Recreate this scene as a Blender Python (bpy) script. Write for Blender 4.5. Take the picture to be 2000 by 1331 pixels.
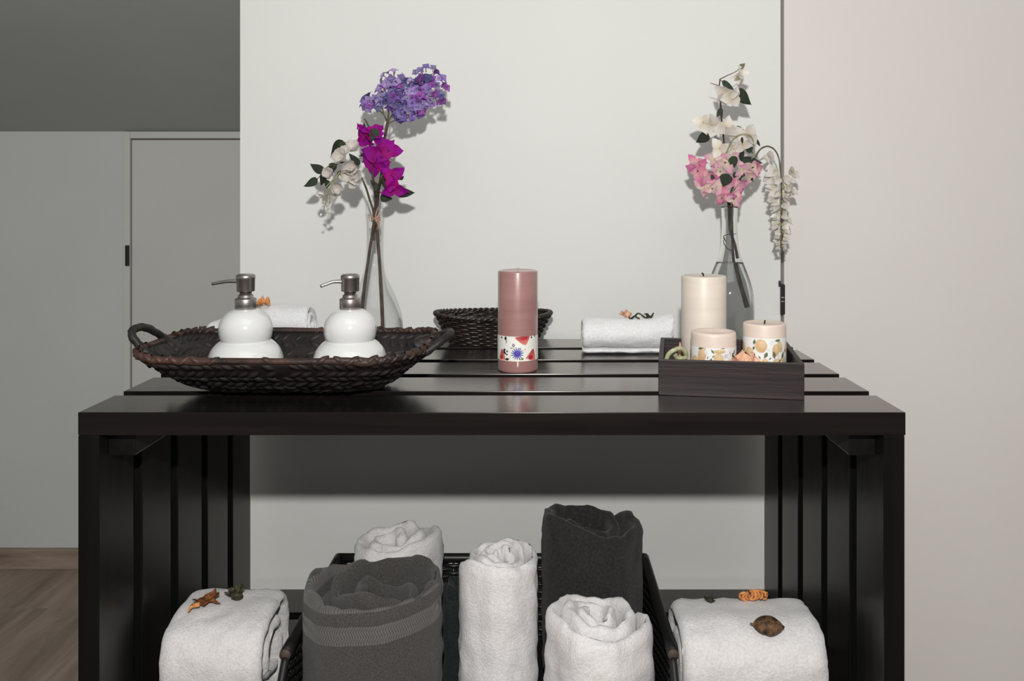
import bpy, math, random
import numpy as np
from mathutils import Vector, Matrix, noise

for o in list(bpy.data.objects):
    bpy.data.objects.remove(o)
scene = bpy.context.scene
COL = scene.collection
PI = math.pi
random.seed(11)

# ------------------------------------------------------------------ camera, world, light, exposure
F = 1700.0            # focal length in pixels of a 2000 px wide frame
D = F / 1500.0        # camera distance to the table's front plane (y = 0)
VX, VY = 1050.0, 390.0
TABLE_H = 0.80
ZC = TABLE_H + 416.0 / 1500.0
cam_d = bpy.data.cameras.new('camera')
cam_d.sensor_fit = 'HORIZONTAL'
cam_d.sensor_width = 36.0
cam_d.lens = F * 36.0 / 2000.0
cam_d.shift_x = (1000.0 - VX) / 2000.0
cam_d.shift_y = -(665.5 - VY) / 2000.0
cam_d.clip_start = 0.02
cam = bpy.data.objects.new('camera', cam_d)
cam.location = (0, -D, ZC)
cam.rotation_euler = (PI / 2, 0, 0)
COL.objects.link(cam)
scene.camera = cam

world = bpy.data.worlds.new('world')
scene.world = world
world.use_nodes = True
bgn = world.node_tree.nodes['Background']
bgn.inputs['Color'].default_value = (1.0, 0.97, 0.95, 1)
bgn.inputs['Strength'].default_value = 0.31

fl_d = bpy.data.lights.new('flash', 'POINT')
fl_d.energy = 91.0
fl_d.color = (1.0, 0.985, 0.955)
fl_d.shadow_soft_size = 0.022
flash = bpy.data.objects.new('flash', fl_d)
flash.location = (0.0, -1.25, ZC + 0.285)
COL.objects.link(flash)

# added soft fill standing in for overhead room light, above and behind the camera
fill_d = bpy.data.lights.new('overhead_fill', 'AREA')
fill_d.shape = 'RECTANGLE'
fill_d.size, fill_d.size_y = 1.6, 1.2
fill_d.energy = 7.5
fill_d.color = (0.97, 1.0, 0.985)
fill_light = bpy.data.objects.new('overhead_fill', fill_d)
fill_light.location = (0.15, -1.15, 2.4)
fill_light.rotation_euler = (math.radians(28), 0, 0)
COL.objects.link(fill_light)

vs = scene.view_settings
scene.display_settings.display_device = 'sRGB'
vs.view_transform = 'Standard'
vs.look = 'None'
vs.exposure = 0.0
vs.gamma = 1.0
vs.use_curve_mapping = False

# ------------------------------------------------------------------ helpers
def P(px, py, Y):
    """photo pixel -> point on the plane at depth Y behind the table's front"""
    s = (D + Y) / F
    return Vector(((px - VX) * s, Y, ZC - (py - VY) * s))

def S(n, Y):
    return n * (D + Y) / F

def new_mat(name, base=(.5, .5, .5), rough=.5, metal=0., spec=.5, ior=None, coat=0., coat_rough=.05,
            sheen=0., trans=0., sss=0.):
    m = bpy.data.materials.new(name)
    m.use_nodes = True
    b = m.node_tree.nodes['Principled BSDF']
    b.inputs['Base Color'].default_value = (*base, 1)
    b.inputs['Roughness'].default_value = rough
    b.inputs['Metallic'].default_value = metal
    b.inputs['Specular IOR Level'].default_value = spec
    if ior: b.inputs['IOR'].default_value = ior
    b.inputs['Coat Weight'].default_value = coat
    b.inputs['Coat Roughness'].default_value = coat_rough
    b.inputs['Sheen Weight'].default_value = sheen
    b.inputs['Transmission Weight'].default_value = trans
    if sss:
        b.inputs['Subsurface Weight'].default_value = sss
        b.inputs['Subsurface Radius'].default_value = (.02, .012, .008)
        b.inputs['Subsurface Scale'].default_value = .6
    return m, m.node_tree, b

def N(nt, kind, **kw):
    n = nt.nodes.new(kind)
    for k, v in kw.items():
        if k in n.inputs.keys(): n.inputs[k].default_value = v
        else: setattr(n, k, v)
    return n

def coords(nt, scale=(1, 1, 1), out='Object'):
    tc = N(nt, 'ShaderNodeTexCoord')
    mp = N(nt, 'ShaderNodeMapping')
    mp.inputs['Scale'].default_value = scale
    nt.links.new(tc.outputs[out], mp.inputs['Vector'])
    return mp.outputs['Vector']

def add_noise_color(nt, b, c1, c2, vec, scale, detail=4, lo=.35, hi=.65, rough=.55):
    n = N(nt, 'ShaderNodeTexNoise', Scale=scale, Detail=detail, Roughness=rough)
    nt.links.new(vec, n.inputs['Vector'])
    r = N(nt, 'ShaderNodeValToRGB')
    r.color_ramp.elements[0].position = lo; r.color_ramp.elements[0].color = (*c1, 1)
    r.color_ramp.elements[1].position = hi; r.color_ramp.elements[1].color = (*c2, 1)
    nt.links.new(n.outputs['Fac'], r.inputs['Fac'])
    nt.links.new(r.outputs['Color'], b.inputs['Base Color'])
    return n, r

def add_bump(nt, b, vec, scale, strength, dist=.001, detail=3, prev=None):
    n = N(nt, 'ShaderNodeTexNoise', Scale=scale, Detail=detail)
    nt.links.new(vec, n.inputs['Vector'])
    bp = N(nt, 'ShaderNodeBump', Strength=strength, Distance=dist)
    nt.links.new(n.outputs['Fac'], bp.inputs['Height'])
    if prev: nt.links.new(prev.outputs['Normal'], bp.inputs['Normal'])
    nt.links.new(bp.outputs['Normal'], b.inputs['Normal'])
    return bp

class MB:
    """collects vertices and faces into one mesh"""
    def __init__(self): self.v = []; self.f = []; self.mi = []
    def add(self, verts, faces, mat=0):
        k = len(self.v)
        self.v += [tuple(p) for p in verts]
        self.f += [tuple(i + k for i in f) for f in faces]
        self.mi += [mat] * len(faces)
    def mesh(self, name, mats, smooth=True):
        me = bpy.data.meshes.new(name)
        me.from_pydata(self.v, [], self.f)
        for m in (mats if isinstance(mats, (list, tuple)) else [mats]): me.materials.append(m)
        me.polygons.foreach_set('material_index', self.mi)
        me.polygons.foreach_set('use_smooth', [smooth] * len(me.polygons))
        me.update()
        return me

def link(name, me, parent=None, loc=None, mat4=None):
    o = bpy.data.objects.new(name, me)
    COL.objects.link(o)
    if parent: o.parent = parent
    if mat4 is not None: o.matrix_basis = mat4
    elif loc is not None: o.location = loc
    return o

def tag(o, label=None, cat=None, group=None, kind=None):
    if label: o['label'] = label
    if cat: o['category'] = cat
    if group: o['group'] = group
    if kind: o['kind'] = kind
    return o

def thing(name, label, cat, loc=(0, 0, 0), rz=0., group=None):
    o = bpy.data.objects.new(name, None)
    o.empty_display_size = .02
    COL.objects.link(o)
    o.location = loc
    o.rotation_euler = (0, 0, rz)
    return tag(o, label, cat, group)

def box_mesh(name, sx, sy, sz, m, bev=.0015, base=False):
    """bevelled box centred on the origin (or standing on it)"""
    import bmesh
    bm = bmesh.new()
    bmesh.ops.create_cube(bm, size=1)
    for v in bm.verts:
        v.co = Vector((v.co.x * sx, v.co.y * sy, v.co.z * sz + (sz / 2 if base else 0)))
    if bev > 0:
        bmesh.ops.bevel(bm, geom=list(bm.edges), offset=bev, segments=2, affect='EDGES', profile=.6)
    me = bpy.data.meshes.new(name)
    bm.to_mesh(me); bm.free()
    me.materials.append(m)
    return me

def box(name, x0, x1, y0, y1, z0, z1, m, parent=None, bev=.0015):
    me = box_mesh(name, x1 - x0, y1 - y0, z1 - z0, m, bev)
    c = Vector(((x0 + x1) / 2, (y0 + y1) / 2, (z0 + z1) / 2))
    if parent is not None: c -= Vector(parent.location)
    return link(name, me, parent, c)

def smooth_path(pts, n=8):
    pts = [Vector(p) for p in pts]
    if len(pts) < 3: return pts
    q = [pts[0] * 2 - pts[1]] + pts + [pts[-1] * 2 - pts[-2]]
    out = []
    for i in range(1, len(q) - 2):
        a, b, c, d = q[i - 1], q[i], q[i + 1], q[i + 2]
        for k in range(n):
            t = k / n
            out.append(.5 * ((2 * b) + (c - a) * t + (2 * a - 5 * b + 4 * c - d) * t * t + (3 * b - a - 3 * c + d) * t ** 3))
    out.append(pts[-1])
    return out

def add_tube(mb, pts, rad, sides=8, n=6, smooth=True, closed=False, bump=0., mat=0, seed=0):
    path = smooth_path(pts, n) if smooth else [Vector(p) for p in pts]
    m = len(path)
    if callable(rad): rf = rad
    elif isinstance(rad, (tuple, list)): rf = lambda t: rad[0] + (rad[1] - rad[0]) * t
    else: rf = lambda t: rad
    up = Vector((0, 0, 1))
    verts, faces = [], []
    prev = None
    for i, p in enumerate(path):
        if closed: tan = path[(i + 1) % m] - path[i - 1]
        else: tan = path[min(i + 1, m - 1)] - path[max(i - 1, 0)]
        if tan.length < 1e-9: tan = Vector((0, 0, 1))
        tan.normalize()
        if prev is None:
            a = tan.cross(up)
            if a.length < .1: a = tan.cross(Vector((1, 0, 0)))
            a.normalize()
        else:
            a = prev - tan * prev.dot(tan)
            a.normalize()
        prev = a
        b = tan.cross(a)
        r = rf(i / (m - 1))
        for k in range(sides):
            ang = 2 * PI * k / sides
            rr = r
            if bump: rr = r * (1 + bump * noise.noise(Vector((i * .35 + seed, k * .9, seed))))
            verts.append(p + a * math.cos(ang) * rr + b * math.sin(ang) * rr)
    rows = m if closed else m - 1
    for i in range(rows):
        for k in range(sides):
            i2 = (i + 1) % m
            faces.append((i * sides + k, i * sides + (k + 1) % sides, i2 * sides + (k + 1) % sides, i2 * sides + k))
    if not closed:
        faces.append(tuple(range(sides - 1, -1, -1)))
        faces.append(tuple((m - 1) * sides + k for k in range(sides)))
    mb.add(verts, faces, mat)

def tube(name, pts, rad, m, parent=None, **kw):
    mb = MB(); add_tube(mb, pts, rad, **kw)
    return link(name, mb.mesh(name, m), parent)

def lathe_mesh(name, prof, m, seg=64, cap=True):
    """prof: list of (r, z) from bottom to top"""
    verts, faces = [], []
    for r, z in prof:
        for k in range(seg):
            a = 2 * PI * k / seg
            verts.append((r * math.cos(a), r * math.sin(a), z))
    for i in range(len(prof) - 1):
        for k in range(seg):
            faces.append((i * seg + k, i * seg + (k + 1) % seg, (i + 1) * seg + (k + 1) % seg, (i + 1) * seg + k))
    if cap:
        faces.append(tuple(range(seg - 1, -1, -1)))
        faces.append(tuple((len(prof) - 1) * seg + k for k in range(seg)))
    mb = MB(); mb.add(verts, faces)
    me = mb.mesh(name, m)
    return me

def resample(prof, n=6):
    pts = smooth_path([Vector((r, z, 0)) for r, z in prof], n)
    return [(max(p.x, .0002), p.y) for p in pts]

def basis(pos, x, z, scale=1.):
    x = Vector(x).normalized()
    z = Vector(z); z = z - x * z.dot(x)
    if z.length < 1e-5: z = x.orthogonal()
    z.normalize()
    y = z.cross(x)
    M = Matrix(((x.x, y.x, z.x, pos[0]), (x.y, y.y, z.y, pos[1]), (x.z, y.z, z.z, pos[2]), (0, 0, 0, 1)))
    return M @ Matrix.Scale(scale, 4)

# ------------------------------------------------------------------ materials
def wall_mat(name, c1, c2, rough=.75):
    m, nt, b = new_mat(name, c1, rough, spec=.25)
    v = coords(nt)
    add_noise_color(nt, b, c1, c2, v, 1.6, 3)
    bp = add_bump(nt, b, v, 22, .18, .004, 4)
    add_bump(nt, b, v, 260, .12, .0008, 2, bp)
    return m

M_wall = wall_mat('wall_paint', (.70, .705, .68), (.73, .735, .71))
M_door2 = wall_mat('door_paint', (.70, .665, .645), (.725, .695, .675))
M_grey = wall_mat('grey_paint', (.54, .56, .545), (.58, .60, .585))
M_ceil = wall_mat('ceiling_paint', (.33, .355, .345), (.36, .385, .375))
M_door1 = wall_mat('closet_paint', (.555, .565, .535), (.59, .60, .57))
M_slit, _, _ = new_mat('slit_shadow_board', (.16, .125, .13), .6)
M_black, _, _ = new_mat('black_metal', (.012, .013, .014), .4, spec=.4)
M_latch, _, _ = new_mat('latch_metal', (.35, .34, .33), .35, metal=1.)

def wood_floor(name='oak_laminate', scale=(9, 1.3, 1)):
    m, nt, b = new_mat(name, (.25, .19, .15), .5, spec=.35)
    oi = N(nt, 'ShaderNodeObjectInfo')
    tc = N(nt, 'ShaderNodeTexCoord')
    ad = N(nt, 'ShaderNodeVectorMath', operation='ADD')
    sc = N(nt, 'ShaderNodeVectorMath', operation='SCALE'); sc.inputs['Scale'].default_value = 40
    cb = N(nt, 'ShaderNodeCombineXYZ')
    nt.links.new(oi.outputs['Random'], cb.inputs['X']); nt.links.new(oi.outputs['Random'], cb.inputs['Y'])
    nt.links.new(cb.outputs[0], sc.inputs[0])
    nt.links.new(tc.outputs['Object'], ad.inputs[0]); nt.links.new(sc.outputs[0], ad.inputs[1])
    mp = N(nt, 'ShaderNodeMapping'); mp.inputs['Scale'].default_value = scale
    nt.links.new(ad.outputs[0], mp.inputs['Vector'])
    n = N(nt, 'ShaderNodeTexNoise', Scale=1.4, Detail=9, Roughness=.62, Distortion=.9)
    nt.links.new(mp.outputs['Vector'], n.inputs['Vector'])
    r = N(nt, 'ShaderNodeValToRGB')
    r.color_ramp.elements[0].position = .32; r.color_ramp.elements[0].color = (.17, .125, .10, 1)
    r.color_ramp.elements[1].position = .68; r.color_ramp.elements[1].color = (.36, .285, .23, 1)
    nt.links.new(n.outputs['Fac'], r.inputs['Fac'])
    nt.links.new(r.outputs['Color'], b.inputs['Base Color'])
    bp = N(nt, 'ShaderNodeBump', Strength=.15, Distance=.001)
    nt.links.new(n.outputs['Fac'], bp.inputs['Height'])
    nt.links.new(bp.outputs['Normal'], b.inputs['Normal'])
    return m
M_floor = wood_floor()
M_base = wood_floor('oak_baseboard', (1.3, 9, 14))

def lacquer(name, axis, rough, c1, c2, gain):
    """dark lacquered wood: dark stain under a clear film whose mirror follows Fresnel"""
    m = bpy.data.materials.new(name); m.use_nodes = True
    nt = m.node_tree; nt.nodes.clear()
    out = N(nt, 'ShaderNodeOutputMaterial'); mx = N(nt, 'ShaderNodeMixShader')
    d = N(nt, 'ShaderNodeBsdfDiffuse'); g = N(nt, 'ShaderNodeBsdfGlossy')
    sc = [60, 60, 60]; sc[axis] = 2.5
    v = coords(nt, tuple(sc))
    n = N(nt, 'ShaderNodeTexNoise', Scale=1., Detail=6); nt.links.new(v, n.inputs['Vector'])
    r = N(nt, 'ShaderNodeValToRGB')
    r.color_ramp.elements[0].position = .3; r.color_ramp.elements[0].color = (*c1, 1)
    r.color_ramp.elements[1].position = .75; r.color_ramp.elements[1].color = (*c2, 1)
    nt.links.new(n.outputs['Fac'], r.inputs['Fac']); nt.links.new(r.outputs['Color'], d.inputs['Color'])
    g.inputs['Color'].default_value = (1, .965, .94, 1)
    mr = N(nt, 'ShaderNodeMapRange'); mr.inputs['To Min'].default_value = rough - .04; mr.inputs['To Max'].default_value = rough + .08
    nt.links.new(n.outputs['Fac'], mr.inputs['Value']); nt.links.new(mr.outputs['Result'], g.inputs['Roughness'])
    bp = N(nt, 'ShaderNodeBump', Strength=.05, Distance=.0004)
    nt.links.new(n.outputs['Fac'], bp.inputs['Height'])
    nt.links.new(bp.outputs['Normal'], g.inputs['Normal'])
    fr = N(nt, 'ShaderNodeFresnel'); fr.inputs['IOR'].default_value = 1.5
    mf = N(nt, 'ShaderNodeMapRange'); mf.inputs['From Min'].default_value = .03; mf.inputs['From Max'].default_value = 1.
    mf.inputs['To Max'].default_value = gain
    nt.links.new(fr.outputs[0], mf.inputs['Value']); nt.links.new(mf.outputs['Result'], mx.inputs['Fac'])
    nt.links.new(d.outputs[0], mx.inputs[1]); nt.links.new(g.outputs[0], mx.inputs[2]); nt.links.new(mx.outputs[0], out.inputs['Surface'])
    return m
M_esp_x = lacquer('espresso_wood_lengthwise', 0, .17, (.0045, .0040, .0040), (.011, .0085, .008), 1.35)
M_esp_z = lacquer('espresso_wood_upright', 2, .27, (.0030, .0034, .0034), (.006, .006, .0058), .72)
M_esp_y = lacquer('espresso_wood_deep', 1, .35, (.0040, .0040, .0040), (.008, .007, .0068), 1.0)

def terry(name, c1, c2, scale=420, strength=.55, sheen=.25):
    m, nt, b = new_mat(name, c1, .95, spec=.1, sheen=sheen)
    b.inputs['Sheen Roughness'].default_value = .5
    v = coords(nt)
    add_noise_color(nt, b, c1, c2, v, scale * .6, 3, .3, .7)
    bp = add_bump(nt, b, v, 90, .35, .003, 3)
    add_bump(nt, b, v, scale, strength, .0022, 3, bp)
    return m
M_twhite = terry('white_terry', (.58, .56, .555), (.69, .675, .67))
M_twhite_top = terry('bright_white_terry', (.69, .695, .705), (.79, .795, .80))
M_tdark = terry('charcoal_terry', (.017, .016, .0155), (.036, .034, .032), 420, .7, .12)
M_tblack = terry('black_green_cloth', (.012, .016, .016), (.022, .027, .027), 420, .4, .08)

def band_terry():
    """grey terry with two woven dobby borders that run round the towel"""
    m, nt, b = new_mat('grey_terry_with_borders', (.06, .055, .052), .95, spec=.1, sheen=.15)
    tc = N(nt, 'ShaderNodeTexCoord')
    sep = N(nt, 'ShaderNodeSeparateXYZ')
    nt.links.new(tc.outputs['Object'], sep.inputs[0])
    def math_(op, a, bb, cc=None):
        n = N(nt, 'ShaderNodeMath', operation=op)
        for i, s in enumerate((a, bb, cc)):
            if s is None: continue
            if isinstance(s, (int, float)): n.inputs[i].default_value = s
            else: nt.links.new(s, n.inputs[i])
        return n.outputs[0]
    # height along the towel with the tilt of its rim taken out
    tilt = math_('MULTIPLY', sep.outputs['X'], -.10)
    h = math_('ADD', sep.outputs['Z'], tilt)
    def band(z0, z1):
        a = math_('GREATER_THAN', h, z0); c = math_('LESS_THAN', h, z1)
        return math_('MULTIPLY', a, c)
    rad = math_('SQRT', math_('ADD', math_('MULTIPLY', sep.outputs['X'], sep.outputs['X']), math_('MULTIPLY', math_('MULTIPLY', sep.outputs['Y'], 1.16), math_('MULTIPLY', sep.outputs['Y'], 1.16))), 0.)
    outer_ = math_('GREATER_THAN', rad, .088)
    bands = math_('MULTIPLY', math_('MAXIMUM', band(.170, .195), band(.212, .232)), outer_)
    v = coords(nt)
    nz = N(nt, 'ShaderNodeTexNoise', Scale=650, Detail=3); nt.links.new(v, nz.inputs['Vector'])
    r = N(nt, 'ShaderNodeValToRGB')
    r.color_ramp.elements[0].position = .3; r.color_ramp.elements[0].color = (.035, .032, .03, 1)
    r.color_ramp.elements[1].position = .72; r.color_ramp.elements[1].color = (.085, .079, .075, 1)
    nt.links.new(nz.outputs['Fac'], r.inputs['Fac'])
    # herringbone rows inside the border
    ang = math_('ARCTAN2', sep.outputs['Y'], sep.outputs['X'])
    zig = math_('PINGPONG', h, .0075)
    ph = math_('ADD', math_('MULTIPLY', ang, 150.), math_('MULTIPLY', zig, 900.))
    st = math_('SINE', ph, 0.)
    row = math_('ABSOLUTE', math_('SINE', math_('MULTIPLY', h, PI / .0075), 0.), 0.)
    mr = N(nt, 'ShaderNodeMapRange'); mr.inputs['From Min'].default_value = -1.
    mr.inputs['To Min'].default_value = .070; mr.inputs['To Max'].default_value = .125
    nt.links.new(st, mr.inputs['Value'])
    cc = N(nt, 'ShaderNodeCombineColor')
    nt.links.new(mr.outputs['Result'], cc.inputs[0])
    nt.links.new(math_('MULTIPLY', mr.outputs['Result'], .94), cc.inputs[1])
    nt.links.new(math_('MULTIPLY', mr.outputs['Result'], .90), cc.inputs[2])
    mx = N(nt, 'ShaderNodeMix', data_type='RGBA')
    nt.links.new(bands, mx.inputs['Factor'])
    nt.links.new(r.outputs['Color'], mx.inputs['A']); nt.links.new(cc.outputs[0], mx.inputs['B'])
    nt.links.new(mx.outputs['Result'], b.inputs['Base Color'])
    hgt = N(nt, 'ShaderNodeMix', data_type='FLOAT')
    nt.links.new(bands, hgt.inputs['Factor'])
    nt.links.new(nz.outputs['Fac'], hgt.inputs['A'])
    nt.links.new(math_('MULTIPLY', math_('ADD', st, row), .12), hgt.inputs['B'])
    bp = N(nt, 'ShaderNodeBump', Strength=.7, Distance=.0025)
    nt.links.new(hgt.outputs['Result'], bp.inputs['Height'])
    nt.links.new(bp.outputs['Normal'], b.inputs['Normal'])
    return m
M_tband = band_terry()

M_ceramic, _, _ = new_mat('white_ceramic', (.64, .645, .635), .12, spec=.5, coat=.5, coat_rough=.03)
def brushed():
    m, nt, b = new_mat('brushed_nickel', (.40, .37, .345), .36, metal=1.)
    v = coords(nt, (1, 1, 260))
    add_bump(nt, b, v, 3, .12, .0004)
    return m
M_nickel = brushed()

def seagrass():
    m, nt, b = new_mat('dark_seagrass', (.03, .022, .019), .55, spec=.35)
    v = coords(nt)
    n, r = add_noise_color(nt, b, (.0055, .0046, .0045), (.028, .021, .020), v, 38, 4, .3, .78)
    add_bump(nt, b, coords(nt, (1, 1, 1)), 240, .5, .0015)
    return m
M_grass = seagrass()
def seagrass_rim():
    m, nt, b = new_mat('brown_seagrass_rim', (.05, .03, .022), .5, spec=.35)
    v = coords(nt)
    add_noise_color(nt, b, (.016, .011, .0095), (.075, .035, .024), v, 24, 4, .35, .75)
    add_bump(nt, b, v, 200, .5, .0015)
    return m
M_grass_rim = seagrass_rim()
def wicker():
    m, nt, b = new_mat('dark_wicker', (.02, .013, .011), .36, spec=.5)
    v = coords(nt)
    add_noise_color(nt, b, (.007, .0055, .0052), (.034, .020, .016), v, 60, 3, .3, .8)
    return m
M_wicker = wicker()
M_wicker_blk, _, _ = new_mat('black_wicker', (.010, .0095, .0095), .38, spec=.45)
M_cut, _, _ = new_mat('cut_cane_end', (.055, .035, .028), .7)

def tray_wood(axis):
    m, nt, b = new_mat('dark_open_grain_wood', (.03, .02, .019), .5, spec=.3)
    sc = [160, 160, 160]; sc[axis] = 7
    v = coords(nt, tuple(sc))
    n, r = add_noise_color(nt, b, (.0065, .0045, .0048), (.025, .0140, .0145), v, 1., 6, .3, .72)
    e = r.color_ramp.elements.new(.83); e.color = (.15, .125, .115, 1)
    r.color_ramp.elements[1].position = .70
    bp = N(nt, 'ShaderNodeBump', Strength=.5, Distance=.0012)
    nt.links.new(n.outputs['Fac'], bp.inputs['Height'])
    nt.links.new(bp.outputs['Normal'], b.inputs['Normal'])
    return m
M_tray_x, M_tray_y = tray_wood(0), tray_wood(1)

def wax(name, c1, c2, rough=.42, coat=0.):
    m, nt, b = new_mat(name, c1, rough, spec=.4, coat=coat, coat_rough=.12, sss=.12)
    v = coords(nt, (3, 3, 30))
    add_noise_color(nt, b, c1, c2, v, 2.2, 4)
    add_bump(nt, b, v, 5, .08, .001)
    return m
M_wax_pink = wax('dusty_pink_wax', (.29, .145, .135), (.35, .185, .172), .35, .9)
M_wax_cream = wax('cream_wax', (.62, .55, .475), (.67, .605, .53))
M_wax_peach = wax('pale_peach_wax', (.63, .515, .445), (.68, .57, .495))
M_wick, _, _ = new_mat('burnt_wick', (.012, .011, .010), .9)
M_wick_clean, _, _ = new_mat('pale_wick', (.45, .30, .27), .9)

def print_mat():
    m, nt, b = new_mat('printed_label', (.8, .8, .8), .45, spec=.4, coat=.35, coat_rough=.15)
    a = N(nt, 'ShaderNodeVertexColor', layer_name='Col')
    nt.links.new(a.outputs['Color'], b.inputs['Base Color'])
    return m
M_print = print_mat()

def thin_glass():
    """thin-walled clear glass: lets light straight through, mirrors by Fresnel"""
    m = bpy.data.materials.new('thin_clear_glass'); m.use_nodes = True
    nt = m.node_tree; nt.nodes.clear()
    o = N(nt, 'ShaderNodeOutputMaterial'); mx = N(nt, 'ShaderNodeMixShader')
    t = N(nt, 'ShaderNodeBsdfTransparent'); t.inputs['Color'].default_value = (.965, .97, .968, 1)
    g = N(nt, 'ShaderNodeBsdfGlossy'); g.inputs['Roughness'].default_value = .02
    lw = N(nt, 'ShaderNodeLayerWeight'); lw.inputs['Blend'].default_value = .5      # Schlick: the same on both sides of the skin
    pw = N(nt, 'ShaderNodeMath', operation='POWER'); pw.inputs[1].default_value = 2.6
    ma = N(nt, 'ShaderNodeMath', operation='MULTIPLY_ADD'); ma.inputs[1].default_value = .85; ma.inputs[2].default_value = .04
    nt.links.new(lw.outputs['Facing'], pw.inputs[0]); nt.links.new(pw.outputs[0], ma.inputs[0])
    nt.links.new(ma.outputs[0], mx.inputs['Fac']); nt.links.new(t.outputs[0], mx.inputs[1]); nt.links.new(g.outputs[0], mx.inputs[2])
    nt.links.new(mx.outputs[0], o.inputs['Surface'])
    return m
M_glass_thin = thin_glass()
M_glass, _, _ = new_mat('clear_glass', (.97, .98, .975), .0, trans=1., ior=1.48)
M_water, _, _ = new_mat('water', (.98, .99, .99), .0, trans=1., ior=1.33)

def petal_mat(name, base, tip, mid=.55, rough=.6, var=.12, trans=.25):
    m, nt, b = new_mat(name, base, rough, spec=.25)
    a = N(nt, 'ShaderNodeAttribute', attribute_name='along')
    r = N(nt, 'ShaderNodeValToRGB')
    r.color_ramp.elements[0].position = .1; r.color_ramp.elements[0].color = (*base, 1)
    r.color_ramp.elements[1].position = mid + .25; r.color_ramp.elements[1].color = (*tip, 1)
    nt.links.new(a.outputs['Fac'], r.inputs['Fac'])
    oi = N(nt, 'ShaderNodeObjectInfo')
    hs = N(nt, 'ShaderNodeHueSaturation')
    mr = N(nt, 'ShaderNodeMapRange'); mr.inputs['To Min'].default_value = 1 - var * 2; mr.inputs['To Max'].default_value = 1 + var
    mh = N(nt, 'ShaderNodeMapRange'); mh.inputs['To Min'].default_value = .5 - var * .12; mh.inputs['To Max'].default_value = .5 + var * .12
    nt.links.new(oi.outputs['Random'], mr.inputs['Value']); nt.links.new(oi.outputs['Random'], mh.inputs['Value'])
    nt.links.new(mr.outputs['Result'], hs.inputs['Value']); nt.links.new(mh.outputs['Result'], hs.inputs['Hue'])
    nt.links.new(r.outputs['Color'], hs.inputs['Color'])
    nt.links.new(hs.outputs['Color'], b.inputs['Base Color'])
    tr = N(nt, 'ShaderNodeBsdfTranslucent'); nt.links.new(hs.outputs['Color'], tr.inputs['Color'])
    mx = N(nt, 'ShaderNodeMixShader'); mx.inputs['Fac'].default_value = trans
    out = nt.nodes['Material Output']
    nt.links.new(b.outputs[0], mx.inputs[1]); nt.links.new(tr.outputs[0], mx.inputs[2]); nt.links.new(mx.outputs[0], out.inputs['Surface'])
    v = coords(nt, (6, 60, 1))
    add_bump(nt, b, v, 8, .35, .002)
    return m
M_p_mag = petal_mat('magenta_bract', (.36, .004, .16), (.33, .0, .29), .4)
M_p_white = petal_mat('ivory_bract', (.70, .62, .50), (.80, .77, .73), .45)
M_p_pink = petal_mat('pink_edged_bract', (.74, .60, .50), (.74, .38, .52), .58, var=.1)
M_p_hot = petal_mat('rose_bract', (.74, .40, .44), (.66, .17, .37), .5)
M_p_wist = petal_mat('pale_wisteria_petal', (.66, .61, .50), (.80, .76, .73), .4)
M_p_rose = petal_mat('off_white_rose_petal', (.74, .68, .62), (.82, .78, .745), .5, var=.06)
M_l_a = petal_mat('blue_lilac_petal', (.30, .22, .42), (.205, .165, .50), .4, var=.3)
M_l_b = petal_mat('lavender_petal', (.42, .36, .52), (.31, .245, .55), .4, var=.3)
M_l_c = petal_mat('violet_petal', (.40, .10, .36), (.27, .10, .44), .4, var=.3)
M_leaf = petal_mat('dark_green_leaf', (.035, .050, .028), (.030, .044, .028), .5, .5, .25, .1)
M_leaf_pale = petal_mat('pale_green_leaf', (.23, .25, .13), (.30, .30, .17), .5, .5, .2, .2)
def stem_mat(name, c1, c2):
    m, nt, b = new_mat(name, c1, .7, spec=.25)
    v = coords(nt, (1, 1, .35))
    add_noise_color(nt, b, c1, c2, v, 130, 4)
    add_bump(nt, b, v, 220, .6, .0015)
    return m
M_stem = stem_mat('brown_stem', (.032, .021, .016), (.105, .072, .052))
M_stem_green = stem_mat('olive_stem', (.06, .055, .03), (.14, .12, .07))
M_stem_pale = stem_mat('pale_green_stem', (.21, .22, .12), (.32, .32, .19))
M_raffia = stem_mat('raffia', (.40, .23, .16), (.58, .38, .28))
M_seed, _, _ = new_mat('dark_flower_centre', (.016, .018, .010), .7)
M_cream_ctr, _, _ = new_mat('cream_flower_centre', (.62, .52, .34), .7)
M_dry_orange = stem_mat('orange_dried_petal', (.46, .155, .045), (.66, .30, .10))
M_dry_brown = stem_mat('brown_dried_petal', (.045, .018, .008), (.30, .10, .03))
M_dry_dark = stem_mat('dark_dried_flower', (.018, .016, .010), (.07, .065, .035))
M_dry_peach = stem_mat('peach_dried_petal', (.58, .31, .20), (.75, .47, .33))
M_dry_green = stem_mat('green_dried_curl', (.26, .27, .15), (.45, .44, .28))
M_pod = stem_mat('brown_seed_pod', (.020, .015, .010), (.16, .085, .04))

# ------------------------------------------------------------------ the setting
YW = 0.64                       # main wall
X_CORNER = P(469, 0, YW).x      # free end of the main wall
X_SLIT0, X_SLIT1 = P(1524.5, 0, YW).x, P(1531.5, 0, YW).x
YK = F * ZC / (1108 - VY) - D   # knee wall of the alcove
ZK = P(0, 257, YK).z            # where the sloping ceiling starts

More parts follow.
